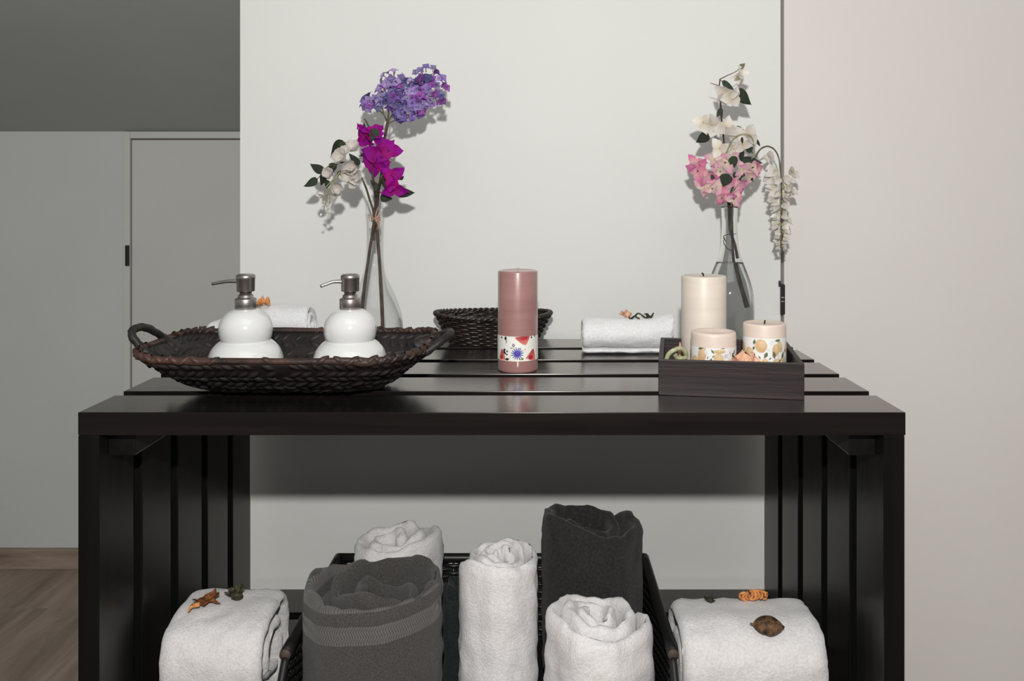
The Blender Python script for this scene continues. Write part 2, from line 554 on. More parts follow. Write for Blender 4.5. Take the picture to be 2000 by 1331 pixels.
def struct(o): o['kind'] = 'structure'; return o
struct(box('wall_back', X_CORNER, X_SLIT0, YW, YK + .1, 0, 2.3, M_wall, bev=.0))
struct(box('wall_right', X_SLIT0 - .02, 2.3, YW + .04, YK + .1, 0, 2.3, M_slit, bev=0))
dr = thing('door_2', None, None, (X_SLIT1, YW, 0)); dr['kind'] = 'structure'
box('door_panel', X_SLIT1, 2.3, YW, YW + .038, .005, 2.3, M_door2, dr, .0015)
lz0, lz1 = P(0, 614, YW).z, P(0, 556, YW).z
lt = box('latch', X_SLIT0 - .001, X_SLIT1 + .001, YW - .004, YW + .02, lz0, lz1, M_black, dr, .001)
lt['label'] = 'black latch in the door gap'
lm = (lz0 + lz1) / 2
for dz in (-.004, .004):
    link('latch_bolt', box_mesh('latch_bolt', .0058, .003, .003, M_latch, .0006), lt, (0, -.0125, dz))
link('latch_hook', box_mesh('latch_hook', .004, .006, .012, M_black, .001), lt, (-.006, -.008, .032))

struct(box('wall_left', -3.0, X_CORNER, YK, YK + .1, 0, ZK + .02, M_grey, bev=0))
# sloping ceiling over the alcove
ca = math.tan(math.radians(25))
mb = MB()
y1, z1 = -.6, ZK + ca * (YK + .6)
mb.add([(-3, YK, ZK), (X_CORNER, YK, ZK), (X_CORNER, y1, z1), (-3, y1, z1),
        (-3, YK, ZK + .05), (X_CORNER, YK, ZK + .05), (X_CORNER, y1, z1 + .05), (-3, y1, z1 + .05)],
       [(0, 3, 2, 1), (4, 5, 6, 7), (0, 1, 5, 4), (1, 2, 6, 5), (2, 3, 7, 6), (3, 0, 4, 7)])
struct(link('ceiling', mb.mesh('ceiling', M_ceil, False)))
# low closet door in the knee wall
d1 = thing('door_1', None, None, (P(250, 0, YK).x, YK, 0)); d1['kind'] = 'structure'
xf0, xf1 = P(243, 0, YK).x, P(257, 0, YK).x
zt = P(0, 271, YK).z
box('door_frame', xf0, xf1, YK - .012, YK + .01, 0, ZK - .001, M_door1, d1, .003)
box('door_frame', xf1, X_CORNER - .001, YK - .012, YK + .01, zt, ZK - .001, M_door1, d1, .003)
dp = box('door_panel', xf1 + .0035, X_CORNER - .001, YK - .006, YK + .01, .012, zt - .0045, M_door1, d1, .0015)
box('door_shadow_gap', xf1, X_CORNER - .001, YK - .001, YK + .008, .0, zt, M_slit, d1, 0)
hz0, hz1 = P(0, 519, YK).z, P(0, 479, YK).z
hg = box('hinge', P(249, 0, YK).x, P(256.5, 0, YK).x, YK - .016, YK - .002, hz0, hz1, M_black, d1, .001)
# baseboards
struct(box('baseboard_left', -3.0, X_CORNER, YK - .018, YK, 0, S(38, YK), M_base, bev=.002))
struct(box('baseboard_back', X_CORNER, X_SLIT0 - .03, YW - .014, YW, 0, .05, M_base, bev=.002))
# floor of laminate planks
fl = thing('floor', None, None, (0, 0, 0)); fl['kind'] = 'structure'
box('subfloor', -3.0, 2.3, -2.6, YK + .1, -.03, -.010, M_slit, fl, 0)
pm = box_mesh('plank', .1897, 1.1996, .010, M_floor, .0003)
px_ = -3.0 + .095
i = 0
while px_ < 2.3:
    off = (i * .43) % 1.2
    yy = -2.6 - off
    while yy < YK:
        if yy + 1.2 > -2.6 and (px_ < -.4 or yy < .7):
            link('plank', pm, fl, (px_, yy + .6, -.005))
        yy += 1.2
    px_ += .19
    i += 1

# ------------------------------------------------------------------ the slatted table
PITCH, SLAT = .110 * D, .0868 * D
DEPTH = 4 * PITCH + SLAT
TX0, TX1 = P(152, 0, 0).x, P(1769, 0, 0).x
TH = 45 / 1500.
IX0, IX1 = P(193, 0, 0).x, P(1725, 0, 0).x
TT = TABLE_H
ZSH = ZC - .775                 # top of the lower shelf
tb = thing('slatted_table', 'dark espresso wooden slatted table with open lower shelf against the white wall', 'table', ((TX0 + TX1) / 2, DEPTH / 2, 0))
tc_ = Vector(tb.location)
me_top = box_mesh('top_slat', TX1 - TX0, SLAT, TH, M_esp_x, .0010)
me_sh = box_mesh('shelf_slat', IX1 - IX0, SLAT, .022, M_esp_x, .0015)
me_sl = box_mesh('side_slat', IX0 - TX0, SLAT, TT - TH, M_esp_z, .0018)
for k in range(5):
    yc = k * PITCH + SLAT / 2
    link('top_slat', me_top, tb, Vector(((TX0 + TX1) / 2, yc, TT - TH / 2)) - tc_)
    link('shelf_slat', me_sh, tb, Vector(((IX0 + IX1) / 2, yc, ZSH - .011)) - tc_)
    for xa, xb in ((TX0, IX0), (IX1, TX1)):
        link('side_slat', me_sl, tb, Vector(((xa + xb) / 2, yc, (TT - TH) / 2)) - tc_)
rl = S(52, .03)
for xa, xb in ((IX0, IX0 + rl), (IX1 - rl, IX1)):
    box('support_rail', xa, xb, .025, DEPTH - .01, TT - TH - rl * .95, TT - TH, M_esp_y, tb, .002)
    box('support_rail', xa, xb, .012, DEPTH - .01, ZSH - .022 - .035, ZSH - .022, M_esp_y, tb, .002)

# ------------------------------------------------------------------ seagrass tray
TR = Vector((-.357, .153, TT))
tray = thing('woven_seagrass_tray', 'wide dark brown braided seagrass tray with loop handles holding two soap dispensers', 'tray', TR)
BH, RH = (.112, .034), (.199, .134)
TRH = .057
def tray_pt(a, v, off=0.):
    e = .52 - .12 * v
    c, s = math.cos(a), math.sin(a)
    w = v ** .95
    hx = BH[0] + (RH[0] - BH[0]) * w; hy = BH[1] + (RH[1] - BH[1]) * w
    x = hx * math.copysign(abs(c) ** e, c); y = hy * math.copysign(abs(s) ** e, s)
    z = .005 + TRH * v ** 1.55
    z += .012 * v * v * max(0, abs(c) - .55)      # ends sweep up a little towards the handles
    return Vector((x, y, z + off))
mb = MB()
na, nv = 96, 12
verts, faces = [], []
for j in range(nv + 1):
    for k in range(na): verts.append(tray_pt(2 * PI * k / na, j / nv))
for j in range(nv):
    for k in range(na):
        faces.append((j * na + k, j * na + (k + 1) % na, (j + 1) * na + (k + 1) % na, (j + 1) * na + k))
faces.append(tuple(range(na)))
mb.add(verts, faces)
body = link('tray_body', mb.mesh('tray_body', M_grass), tray)
sd = body.modifiers.new('s', 'SOLIDIFY'); sd.thickness = .005; sd.offset = 0
def seg_blob(mb, c, x, z, L, W, T, n1=6, n2=6):
    y = z.cross(x)
    verts, faces = [], []
    for i in range(n1 + 1):
        u = i / n1; s = math.sin(PI * (0.06 + .88 * u)) ** .7
        for k in range(n2):
            a = 2 * PI * k / n2
            verts.append(c + x * (u - .5) * L + y * math.cos(a) * W * s + z * (math.sin(a) * T * s + (.5 - u) * T * .6))
    for i in range(n1):
        for k in range(n2):
            faces.append((i * n2 + k, i * n2 + (k + 1) % n2, (i + 1) * n2 + (k + 1) % n2, (i + 1) * n2 + k))
    mb.add(verts, faces)
mb = MB()
rows = 7
for j in range(rows):
    v = .04 + .94 * (j + .5) / rows
    pts = [tray_pt(2 * PI * k / 720, v) for k in range(720)]
    cum = [0]
    for k in range(720): cum.append(cum[-1] + (pts[(k + 1) % 720] - pts[k]).length)
    n = int(cum[-1] / .0145)
    for q in range(n):
        s = (q + random.uniform(-.15, .15) + .5 * (j % 2)) / n * cum[-1] % cum[-1]
        k = max(0, min(719, next(i for i in range(720) if cum[i + 1] >= s)))
        a = 2 * PI * k / 720
        p = tray_pt(a, v); t = (tray_pt(a + .01, v) - tray_pt(a - .01, v)).normalized()
        u = (tray_pt(a, min(1, v + .02)) - tray_pt(a, v - .02)).normalized()
        nn = t.cross(u).normalized()
        sg = 1 if j % 2 else -1
        ang = sg * random.uniform(.45, .85)
        x = (t * math.cos(ang) + u * math.sin(ang)).normalized()
        seg_blob(mb, p, x, nn, random.uniform(.021, .027), random.uniform(.0048, .0065), random.uniform(.0042, .0062))
wv = link('seagrass_weave', mb.mesh('seagrass_weave', M_grass), tray); wv['kind'] = 'stuff'
mb = MB()   # wrapped rim
rp = [tray_pt(2 * PI * k / 160, 1.0, .001) for k in range(160)]
add_tube(mb, rp, .0045, sides=8, smooth=False, closed=True, bump=.5, seed=3)
for k in range(0, 160, 2):
    p = rp[k]; t = (rp[(k + 1) % 160] - rp[k - 1]).normalized()
    nn = t.cross(Vector((0, 0, 1))).normalized()
    x = (t * .8 + Vector((0, 0, .5)) * (1 if k % 4 else -1)).normalized()
    seg_blob(mb, p + Vector((0, 0, random.uniform(0, .0018))), x, nn, random.uniform(.014, .022), .0042, .0062)
link('tray_rim', mb.mesh('tray_rim', M_grass_rim), tray)
# bulge where the braid ends on the front edge
mb = MB(); seg_blob(mb, P(712, 709, .022) - TR, Vector((1, 0, 0)), Vector((0, -1, 0)), .034, .006, .006, 8, 10)
link('braid_end', mb.mesh('braid_end', M_grass_rim), tray)
mb = MB()   # inside of the bottom: flat spiral braid
for q in range(1, 7):
    f = q / 7.
    n = int(2 * PI * .095 * f / .013)
    for k in range(max(n, 4)):
        a = 2 * PI * k / max(n, 4)
        p = tray_pt(a, .0); p = Vector((p.x * f, p.y * f, .007))
        t = Vector((-math.sin(a), math.cos(a), 0))
        x = (t + Vector((math.cos(a), math.sin(a), 0)) * (.7 if q % 2 else -.7)).normalized()
        seg_blob(mb, p, x, Vector((0, 0, 1)), .024, .0065, .004)
bw = link('bottom_weave', mb.mesh('bottom_weave', M_grass), tray); bw['kind'] = 'stuff'
def handle(pts, seed):
    mb = MB()
    rf = lambda t: .0056 + .0085 * max(0, abs(t - .5) * 2 - .55) / .45
    add_tube(mb, [Vector(p) - TR for p in pts], rf, sides=10, n=10, bump=.25, seed=seed)
    link('handle', mb.mesh('handle', M_grass), tray)
handle([P(305, 706, .085), P(292, 694, .085), P(274, 678, .083), P(258, 655, .085), P(263, 643, .10), P(284, 640, .125), P(312, 655, .155), P(330, 672, .17), P(347, 696, .175)], 1)
handle([P(790, 706, .085), P(806, 700, .088), P(832, 688, .092), P(860, 668, .10), P(878, 654, .12), P(880, 649, .15), P(868, 652, .175), P(842, 664, .185), P(818, 677, .19)], 2)

# ------------------------------------------------------------------ soap dispensers
def dispenser(xpx, Y, label, spout_len, spout_drop, rz):
    s = (D + Y) / F
    base = Vector(((xpx - VX) * s, Y, TT + .016))
    zz = lambda y: ZC - (y - VY) * s - base.z
    t = thing('soap_dispenser', label, 'soap dispenser', base, 0, 'white soap dispensers in the seagrass tray')
    r = lambda n: n * s
    prof = [(r(40), 0), (r(58), .0015), (r(66), zz(722)), (r(71), zz(704)), (r(70), zz(695)), (r(65), zz(682)), (r(56), zz(671)), (r(47.5), zz(664.5)),
            (r(47.3), zz(663)), (r(49.5), zz(656)), (r(51), zz(646)), (r(50), zz(634)), (r(45), zz(621)), (r(36), zz(611)), (r(26), zz(605)), (r(19), zz(603))]
    bd = link('bottle_body', lathe_mesh('bottle_body', resample(prof, 6), M_ceramic, 72), t)
    col = link('pump_collar', lathe_mesh('pump_collar', [(r(19.5), zz(604.5)), (r(20.5), zz(603.5)), (r(20.5), zz(585)), (r(19.8), zz(583)), (r(17), zz(582.5)), (r(14.5), zz(580.5)), (r(14.5), zz(577)), (r(13), zz(575.5)), (r(11.5), zz(575)), (r(11.5), zz(566))], M_nickel, 48), t)
    hd = link('pump_head', lathe_mesh('pump_head', [(r(10), zz(569)), (r(16.5), zz(569)), (r(17.2), zz(567.5)), (r(17.6), zz(545)), (r(18.3), zz(544)), (r(18.3), zz(539.5)), (r(17), zz(537)), (r(13), zz(535.5)), (r(.5), zz(535))], M_nickel, 48), t)
    dx = Vector((-math.cos(rz), -math.sin(rz), 0))
    z0 = zz(550)
    pts = [dx * r(14) + Vector((0, 0, z0)), dx * r(26) + Vector((0, 0, z0 + r(.5))), dx * r(spout_len * .62) + Vector((0, 0, z0 - r(.5))),
           dx * r(spout_len) + Vector((0, 0, z0 - r(spout_drop)))]
    tube('spout', pts, (r(4.0), r(2.9)), M_nickel, t, sides=12, n=8)
    return t
dispenser(480, .165, 'white gourd-shaped ceramic soap dispenser, the one nearer the tray\'s left loop handle', 66, 5, 0.0)
dispenser(684, .155, 'white gourd-shaped ceramic soap dispenser in front of the tall clear vase', 57, 8, .35)

# ------------------------------------------------------------------ rolled and folded towels
def roll_mesh(name, m, R, turns, th, H, r0=.012, sx=1., sy=1., end_ang=0., ccw=1, top=None, both=False, wob=.0018, rnd=.75,
              seed=0., nseg=56, nst=16, flat=None, wrinkle=0., pitch_pow=1., dent=0., e=1.):
    """a sheet of cloth rolled into a spiral; local z is the roll's axis, the roll spans z = 0..H"""
    n = int(nseg * turns)
    Cn = []
    for i in range(n + 1):
        t = i / n
        ang = end_ang - ccw * 2 * PI * turns * (1 - t)
        rr = r0 + (R - th / 2 - r0) * t ** pitch_pow
        x = rr * math.copysign(abs(math.cos(ang)) ** e, math.cos(ang)) * sx
        y = rr * math.copysign(abs(math.sin(ang)) ** e, math.sin(ang)) * sy
        w = noise.noise(Vector((x * 28 + seed, y * 28, seed))) * wob * 2.2
        q = Vector((x, y, 0)); 
        if q.length > 1e-6: q += q.normalized() * w
        if flat is not None:
            lo = -flat + (R - rr) * .9
            if q.y < lo: q.y = lo + (q.y - lo) * .12
        Cn.append((q, ang, t, rr))
    rl = th * rnd
    st = []
    if both: st += [(0, 0, math.sin(a), math.cos(a)) for a in [math.radians(d) for d in (86, 65, 42, 20, 0)]]
    else: st += [(0, 0, 0, 1)]
    for k in range(1, nst): st.append((k / nst, 1, 0, 1))
    st += [(1, 2, math.sin(a), math.cos(a)) for a in [math.radians(d) for d in (0, 20, 42, 65, 86)]]
    verts, faces = [], []
    for (fr, zone, sn, cs) in st:
        for i, (c, ang, t, rr) in enumerate(Cn):
            a = Cn[max(i - 1, 0)][0]; b = Cn[min(i + 1, n)][0]
            tn = b - a
            tn = tn.normalized() if tn.length > 1e-9 else Vector((1, 0, 0))
            nr = Vector((tn.y, -tn.x, 0)) * ccw
            taper = min(1., (1 - t) * n / 4 + .25) if t > .5 else min(1, t * n / 4 + .25)
            Ht = H + (top(c.x, c.y, t, ang) if top else 0)
            z0 = rl if both else 0.
            z1 = Ht - rl
            if zone == 0: z = (z0 - rl * sn) if both else 0
            elif zone == 2: z = z1 + rl * sn
            else: z = z0 + (z1 - z0) * fr
            for sgn in (1, -1):
                p = c + nr * sgn * th / 2 * cs * taper
                q = Vector((p.x, p.y, z))
                nz = noise.fractal(Vector((q.x * 45 + seed * 3, q.y * 45, q.z * 38)), .9, 2.1, 3)
                dsp = nz * wob
                if wrinkle: dsp += wrinkle * noise.noise(Vector((ang * .9 + seed, q.z * 55 + math.sin(ang * 2 + seed) * 1.2, seed)))
                q += nr * sgn * dsp * (1 if sgn > 0 else .5)
                q.z += nz * wob * .8 * (1 if zone else 0)
                if dent: q.z -= dent * max(0, 1 - (Vector((c.x, c.y)).length / (R * .75)) ** 2) * (fr ** 3)
                verts.append(q)
    w = 2 * (n + 1)
    ns = len(st)
    for s in range(ns - 1):
        for i in range(n):
            a = s * w + 2 * i; b = a + w
            faces.append((a, a + 2, b + 2, b)); faces.append((a + 1, b + 1, b + 3, a + 3))
        a = s * w; b = a + w
        faces.append((a, b, b + 1, a + 1))
        a = s * w + 2 * n; b = a + w
        faces.append((a, a + 1, b + 1, b))
    for i in range(n):
        a = (ns - 1) * w + 2 * i
        faces.append((a, a + 2, a + 3, a + 1))
        faces.append((2 * i, 2 * i + 1, 2 * i + 3, 2 * i + 2))
    mb = MB(); mb.add(verts, faces)
    return mb.mesh(name, m)

def standing_roll(xpx, Y, rpx, ytop, label, m, zbase, group='rolled towels standing in the basket', **kw):
    s = (D + Y) / F
    z = ZC - (ytop - VY) * s
    me = roll_mesh('rolled_towel', m, rpx * s, H=z - zbase, **kw)
    o = link('rolled_towel', me, None, ((xpx - VX) * s, Y, zbase))
    return tag(o, label, 'towel', group)

ZB = ZSH + .009
sm = lambda a, b, x: (lambda q: q * q * (3 - 2 * q))(min(1., max(0., (x - a) / (b - a))))
standing_roll(742, .116, 157, 1126, 'large grey rolled towel with herringbone borders, front left in the basket', M_tband, ZB,
              turns=2.35, th=.017, r0=.026, end_ang=1.9, wob=.0026, seed=2.3, wrinkle=.0012, sx=.97, sy=.86, ccw=-1, rnd=1.0,
              top=lambda x, y, t, a: -.030 * sm(.75, .35, t) * (.5 + .5 * math.sin(a + .4)) + .008 * math.sin(a * 3 + .6) * sm(.9, .3, t) + .010 * noise.noise(Vector((x * 32, y * 32, 1))) + .16 * y + .05 * x - .03 * sm(.93, 1, t))
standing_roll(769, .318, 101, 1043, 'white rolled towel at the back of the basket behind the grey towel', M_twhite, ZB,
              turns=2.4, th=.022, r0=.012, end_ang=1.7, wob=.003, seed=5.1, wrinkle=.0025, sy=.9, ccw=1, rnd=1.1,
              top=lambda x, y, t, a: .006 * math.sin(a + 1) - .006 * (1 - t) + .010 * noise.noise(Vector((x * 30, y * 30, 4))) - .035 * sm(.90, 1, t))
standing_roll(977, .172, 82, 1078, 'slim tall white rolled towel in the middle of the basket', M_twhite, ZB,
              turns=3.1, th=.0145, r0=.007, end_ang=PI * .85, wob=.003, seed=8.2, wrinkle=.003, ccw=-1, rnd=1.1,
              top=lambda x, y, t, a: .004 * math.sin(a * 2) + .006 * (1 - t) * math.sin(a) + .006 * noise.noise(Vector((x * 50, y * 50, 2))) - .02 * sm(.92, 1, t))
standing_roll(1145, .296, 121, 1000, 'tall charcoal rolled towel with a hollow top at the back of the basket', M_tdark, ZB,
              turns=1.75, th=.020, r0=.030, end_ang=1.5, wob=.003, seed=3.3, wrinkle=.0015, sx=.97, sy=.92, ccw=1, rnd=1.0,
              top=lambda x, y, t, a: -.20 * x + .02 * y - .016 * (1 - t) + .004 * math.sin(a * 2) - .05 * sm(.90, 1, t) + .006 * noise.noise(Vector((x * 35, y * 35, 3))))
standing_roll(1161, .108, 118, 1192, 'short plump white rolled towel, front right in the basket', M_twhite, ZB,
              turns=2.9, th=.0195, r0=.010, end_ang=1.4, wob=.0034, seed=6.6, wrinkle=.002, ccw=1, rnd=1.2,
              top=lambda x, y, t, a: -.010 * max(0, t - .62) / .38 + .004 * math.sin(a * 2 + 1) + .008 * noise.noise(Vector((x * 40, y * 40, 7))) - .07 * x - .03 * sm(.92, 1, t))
# narrow dark cloth wedged between the grey roll and the slim white roll
q = P(889, 1138, .262)
me = roll_mesh('rolled_towel', M_tblack, .034, 1.6, .013, q.z - ZB, r0=.012, wob=.002, seed=9, sx=.66, sy=1.1, top=lambda x, y, t, a: -.02 * (t > .6) * abs(math.sin(a)))
o = link('rolled_towel', me, None, (q.x, q.y, ZB))
tag(o, 'narrow black-green rolled cloth wedged between grey and slim white towels', 'towel', 'rolled towels standing in the basket')

def lying_roll(name, m, L, R, axis, centre, label, flat, cat='towel', group=None, **kw):
    me = roll_mesh(name, m, R, H=L, both=True, flat=flat, **kw)
    zc = Vector((1, 0, 0)) if axis == 'X' else Vector((0, -1, 0))
    # local y -> world up, local z -> the roll's axis
    y = Vector((0, 0, 1)); x = y.cross(zc)
    Mx = Matrix(((x.x, y.x, zc.x, 0), (x.y, y.y, zc.y, 0), (x.z, y.z, zc.z, 0), (0, 0, 0, 1)))
    for v in me.vertices: v.co = Mx @ v.co
    lo = min(v.co.z for v in me.vertices)
    for v in me.vertices: v.co.z -= lo
    o = link(name, me, None, centre)
    return tag(o, label, cat, group)

# lower shelf, beside the basket
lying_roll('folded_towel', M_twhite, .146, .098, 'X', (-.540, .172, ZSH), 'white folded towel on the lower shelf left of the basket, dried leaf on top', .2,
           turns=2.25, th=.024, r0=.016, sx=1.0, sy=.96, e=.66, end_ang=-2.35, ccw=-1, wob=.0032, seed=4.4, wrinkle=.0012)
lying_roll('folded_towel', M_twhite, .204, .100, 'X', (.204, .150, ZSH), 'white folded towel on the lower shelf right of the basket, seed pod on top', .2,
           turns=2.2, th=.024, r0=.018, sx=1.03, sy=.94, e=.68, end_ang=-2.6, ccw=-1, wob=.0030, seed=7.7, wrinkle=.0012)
# table top
xa, xb = P(1138, 0, .42).x, P(1316, 0, .42).x
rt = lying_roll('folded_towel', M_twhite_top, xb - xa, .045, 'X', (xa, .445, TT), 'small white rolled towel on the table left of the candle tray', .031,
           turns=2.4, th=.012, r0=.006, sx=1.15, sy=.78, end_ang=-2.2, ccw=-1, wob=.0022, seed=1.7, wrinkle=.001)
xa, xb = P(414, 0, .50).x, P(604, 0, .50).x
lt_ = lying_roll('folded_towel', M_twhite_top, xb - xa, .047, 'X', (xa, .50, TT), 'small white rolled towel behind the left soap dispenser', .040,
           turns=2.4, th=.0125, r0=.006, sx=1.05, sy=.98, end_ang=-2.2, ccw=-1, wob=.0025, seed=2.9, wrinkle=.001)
for v in lt_.data.vertices:          # the left end sags, the right end slumps outward
    u = v.co.x / (xb - xa)
    v.co.z *= .62 + .38 * min(1, max(0, (u - .05) / .45))
    v.co.x += .012 * max(0, u - .5) * 2 * (1 - v.co.z / .095) 
for v in rt.data.vertices:           # one corner of the free end stands up
    u = v.co.x / .16
    if u > .6:
        v.co.x += .012 * (u - .6) / .4 * (v.co.z / .07 - .6)
        v.co.z += .010 * ((u - .6) / .4) ** 2 * max(0, v.co.z / .07)

# ------------------------------------------------------------------ open wicker basket on the lower shelf
BX0, BX1, BY0, BY1 = -.350, .188, .010, .400
bk = thing('wicker_basket', 'black open-front wicker basket with cane side rails full of rolled towels', 'basket', ((BX0 + BX1) / 2, (BY0 + BY1) / 2, ZSH))
bo = Vector(bk.location)
def L(x, y, z): return Vector((x, y, z)) - bo
zr = ZC - .6316
box('basket_bottom', BX0, BX1, BY0, BY1, ZSH, ZSH + .008, M_wicker_blk, bk, .002)
for xs in (BX0, BX1):
    pts = [L(xs, .075, zr), L(xs, .2, zr), L(xs, .31, zr), L(xs, BY1, zr)]
    r_ = tube('side_rail', pts, .0085, M_wicker_blk, bk, sides=12, n=4)
    c_ = link('cut_end', lathe_mesh('cut_end', [(.0006, -.001), (.0078, -.001), (.0078, .002), (.0006, .0025)], M_cut, 20), r_, None,
              Matrix.Translation(L(xs, .074, zr)) @ Matrix.Rotation(PI / 2, 4, 'X'))
tube('back_rail', [L(BX0, BY1, zr), L(-.1, BY1, zr), L(BX1, BY1, zr)], .008, M_wicker_blk, bk, sides=12, n=4)
tube('front_rail', [L(BX0, BY0, ZSH + .07), L(-.1, BY0, ZSH + .07), L(BX1, BY0, ZSH + .07)], .007, M_wicker_blk, bk, sides=10, n=4)
for xs in (BX0, BX1):
    tube('corner_post', [L(xs, BY0, ZSH), L(xs, BY0, ZSH + .07), L(xs, .04, ZSH + .10), L(xs, .078, zr - .004)], .006, M_wicker_blk, bk, sides=8)
    tube('corner_post', [L(xs, BY1, ZSH), L(xs, BY1, zr)], .007, M_wicker_blk, bk, sides=8, smooth=False)
def wicker_wall(p0, p1, ztop0, ztop1, seed):
    mb = MB()
    p0, p1 = Vector(p0), Vector(p1)
    Ln = (p1 - p0).length
    t = (p1 - p0).normalized(); nn = Vector((-t.y, t.x, 0))
    ns = max(4, int(Ln / .022))
    for k in range(ns + 1):
        q = p0 + t * Ln * k / ns
        zt = ztop0 + (ztop1 - ztop0) * k / ns
        add_tube(mb, [q - bo, Vector((q.x, q.y, zt)) - bo], .0026, sides=6, smooth=False)
    z = ZSH + .012; j = 0
    while z < max(ztop0, ztop1) - .006:
        pts = []
        for k in range(ns * 3 + 1):
            u = k / (ns * 3)
            zt = ztop0 + (ztop1 - ztop0) * u
            if z > zt - .004: 
                if pts: break
                continue
            pts.append(p0 + t * Ln * u + nn * .0036 * math.cos(PI * (u * ns + j)) + Vector((0, 0, z - p0.z + .0012 * noise.noise(Vector((u * 9, z * 50, seed))))) - bo)
        if len(pts) > 3: add_tube(mb, pts, .0036, sides=6, smooth=False)
        z += .0066; j += 1
    w = link('wicker_side', mb.mesh('wicker_side', M_wicker_blk), bk); w['kind'] = 'stuff'
wicker_wall((BX0, .075, ZSH), (BX0, BY1, ZSH), zr, zr, 1)
wicker_wall((BX1, .075, ZSH), (BX1, BY1, ZSH), zr, zr, 2)
wicker_wall((BX0, BY1, ZSH), (BX1, BY1, ZSH), zr, zr, 3)
wicker_wall((BX0, BY0, ZSH), (BX1, BY0, ZSH), ZSH + .07, ZSH + .07, 4)
wicker_wall((BX0, BY0, ZSH), (BX0, .075, ZSH), ZSH + .07, zr - .006, 5)
wicker_wall((BX1, BY0, ZSH), (BX1, .075, ZSH), ZSH + .07, zr - .006, 6)

# ------------------------------------------------------------------ oval wicker bowl behind the pink candle
BC = Vector((P(963, 0, .545).x, .545, TT))
bowl = thing('wicker_bowl', 'small oval dark wicker bowl behind the pink pillar candle', 'bowl', BC)
def bowl_pt(a, v):
    hx = .081 + (.1105 - .081) * v ** .9; hy = .052 + (.074 - .052) * v ** .9
    return Vector((hx * math.cos(a), hy * math.sin(a), .003 + .052 * v + .004 * v * abs(math.cos(a)) ** 3))
NS = 38
mb = MB()
for k in range(NS):
    a = 2 * PI * k / NS
    add_tube(mb, [bowl_pt(a, v / 5) for v in range(6)], .0017, sides=6, n=2)
link('stake', mb.mesh('stake', M_wicker), bowl)['kind'] = 'stuff'
mb = MB()
for j in range(12):
    v = .03 + j / 12.3
    pts = []
    for k in range(NS * 4):
        a = 2 * PI * k / (NS * 4)
        p = bowl_pt(a, v)
        nn = Vector((p.x / .1, p.y / .06, 0)).normalized()
        pts.append(p + nn * .0024 * math.cos(PI * (k / 4 + j)))
    add_tube(mb, pts, .00245, sides=6, smooth=False, closed=True)
link('woven_wall', mb.mesh('woven_wall', M_wicker), bowl)['kind'] = 'stuff'
mb = MB()
for sgn in (0, PI):
    pts = []
    for k in range(240):
        a = 2 * PI * k / 240
        p = bowl_pt(a, 1.0); nn = Vector((p.x / .1, p.y / .06, 0)).normalized()
        ph = a * 30 + sgn
        pts.append(p + nn * .0026 * math.cos(ph) + Vector((0, 0, .0022 * math.sin(ph))))
    add_tube(mb, pts, .0030, sides=6, smooth=False, closed=True)
link('braided_rim', mb.mesh('braided_rim', M_wicker), bowl)
mb = MB()
mb.add([bowl_pt(2 * PI * k / 64, 0) for k in range(64)] + [bowl_pt(2 * PI * k / 64, 0) - Vector((0, 0, .0025)) for k in range(64)],
       [tuple(range(64)), tuple(range(127, 63, -1))] + [(k, k + 64, (k + 1) % 64 + 64, (k + 1) % 64) for k in range(64)])
link('bowl_base', mb.mesh('bowl_base', M_wicker, False), bowl)

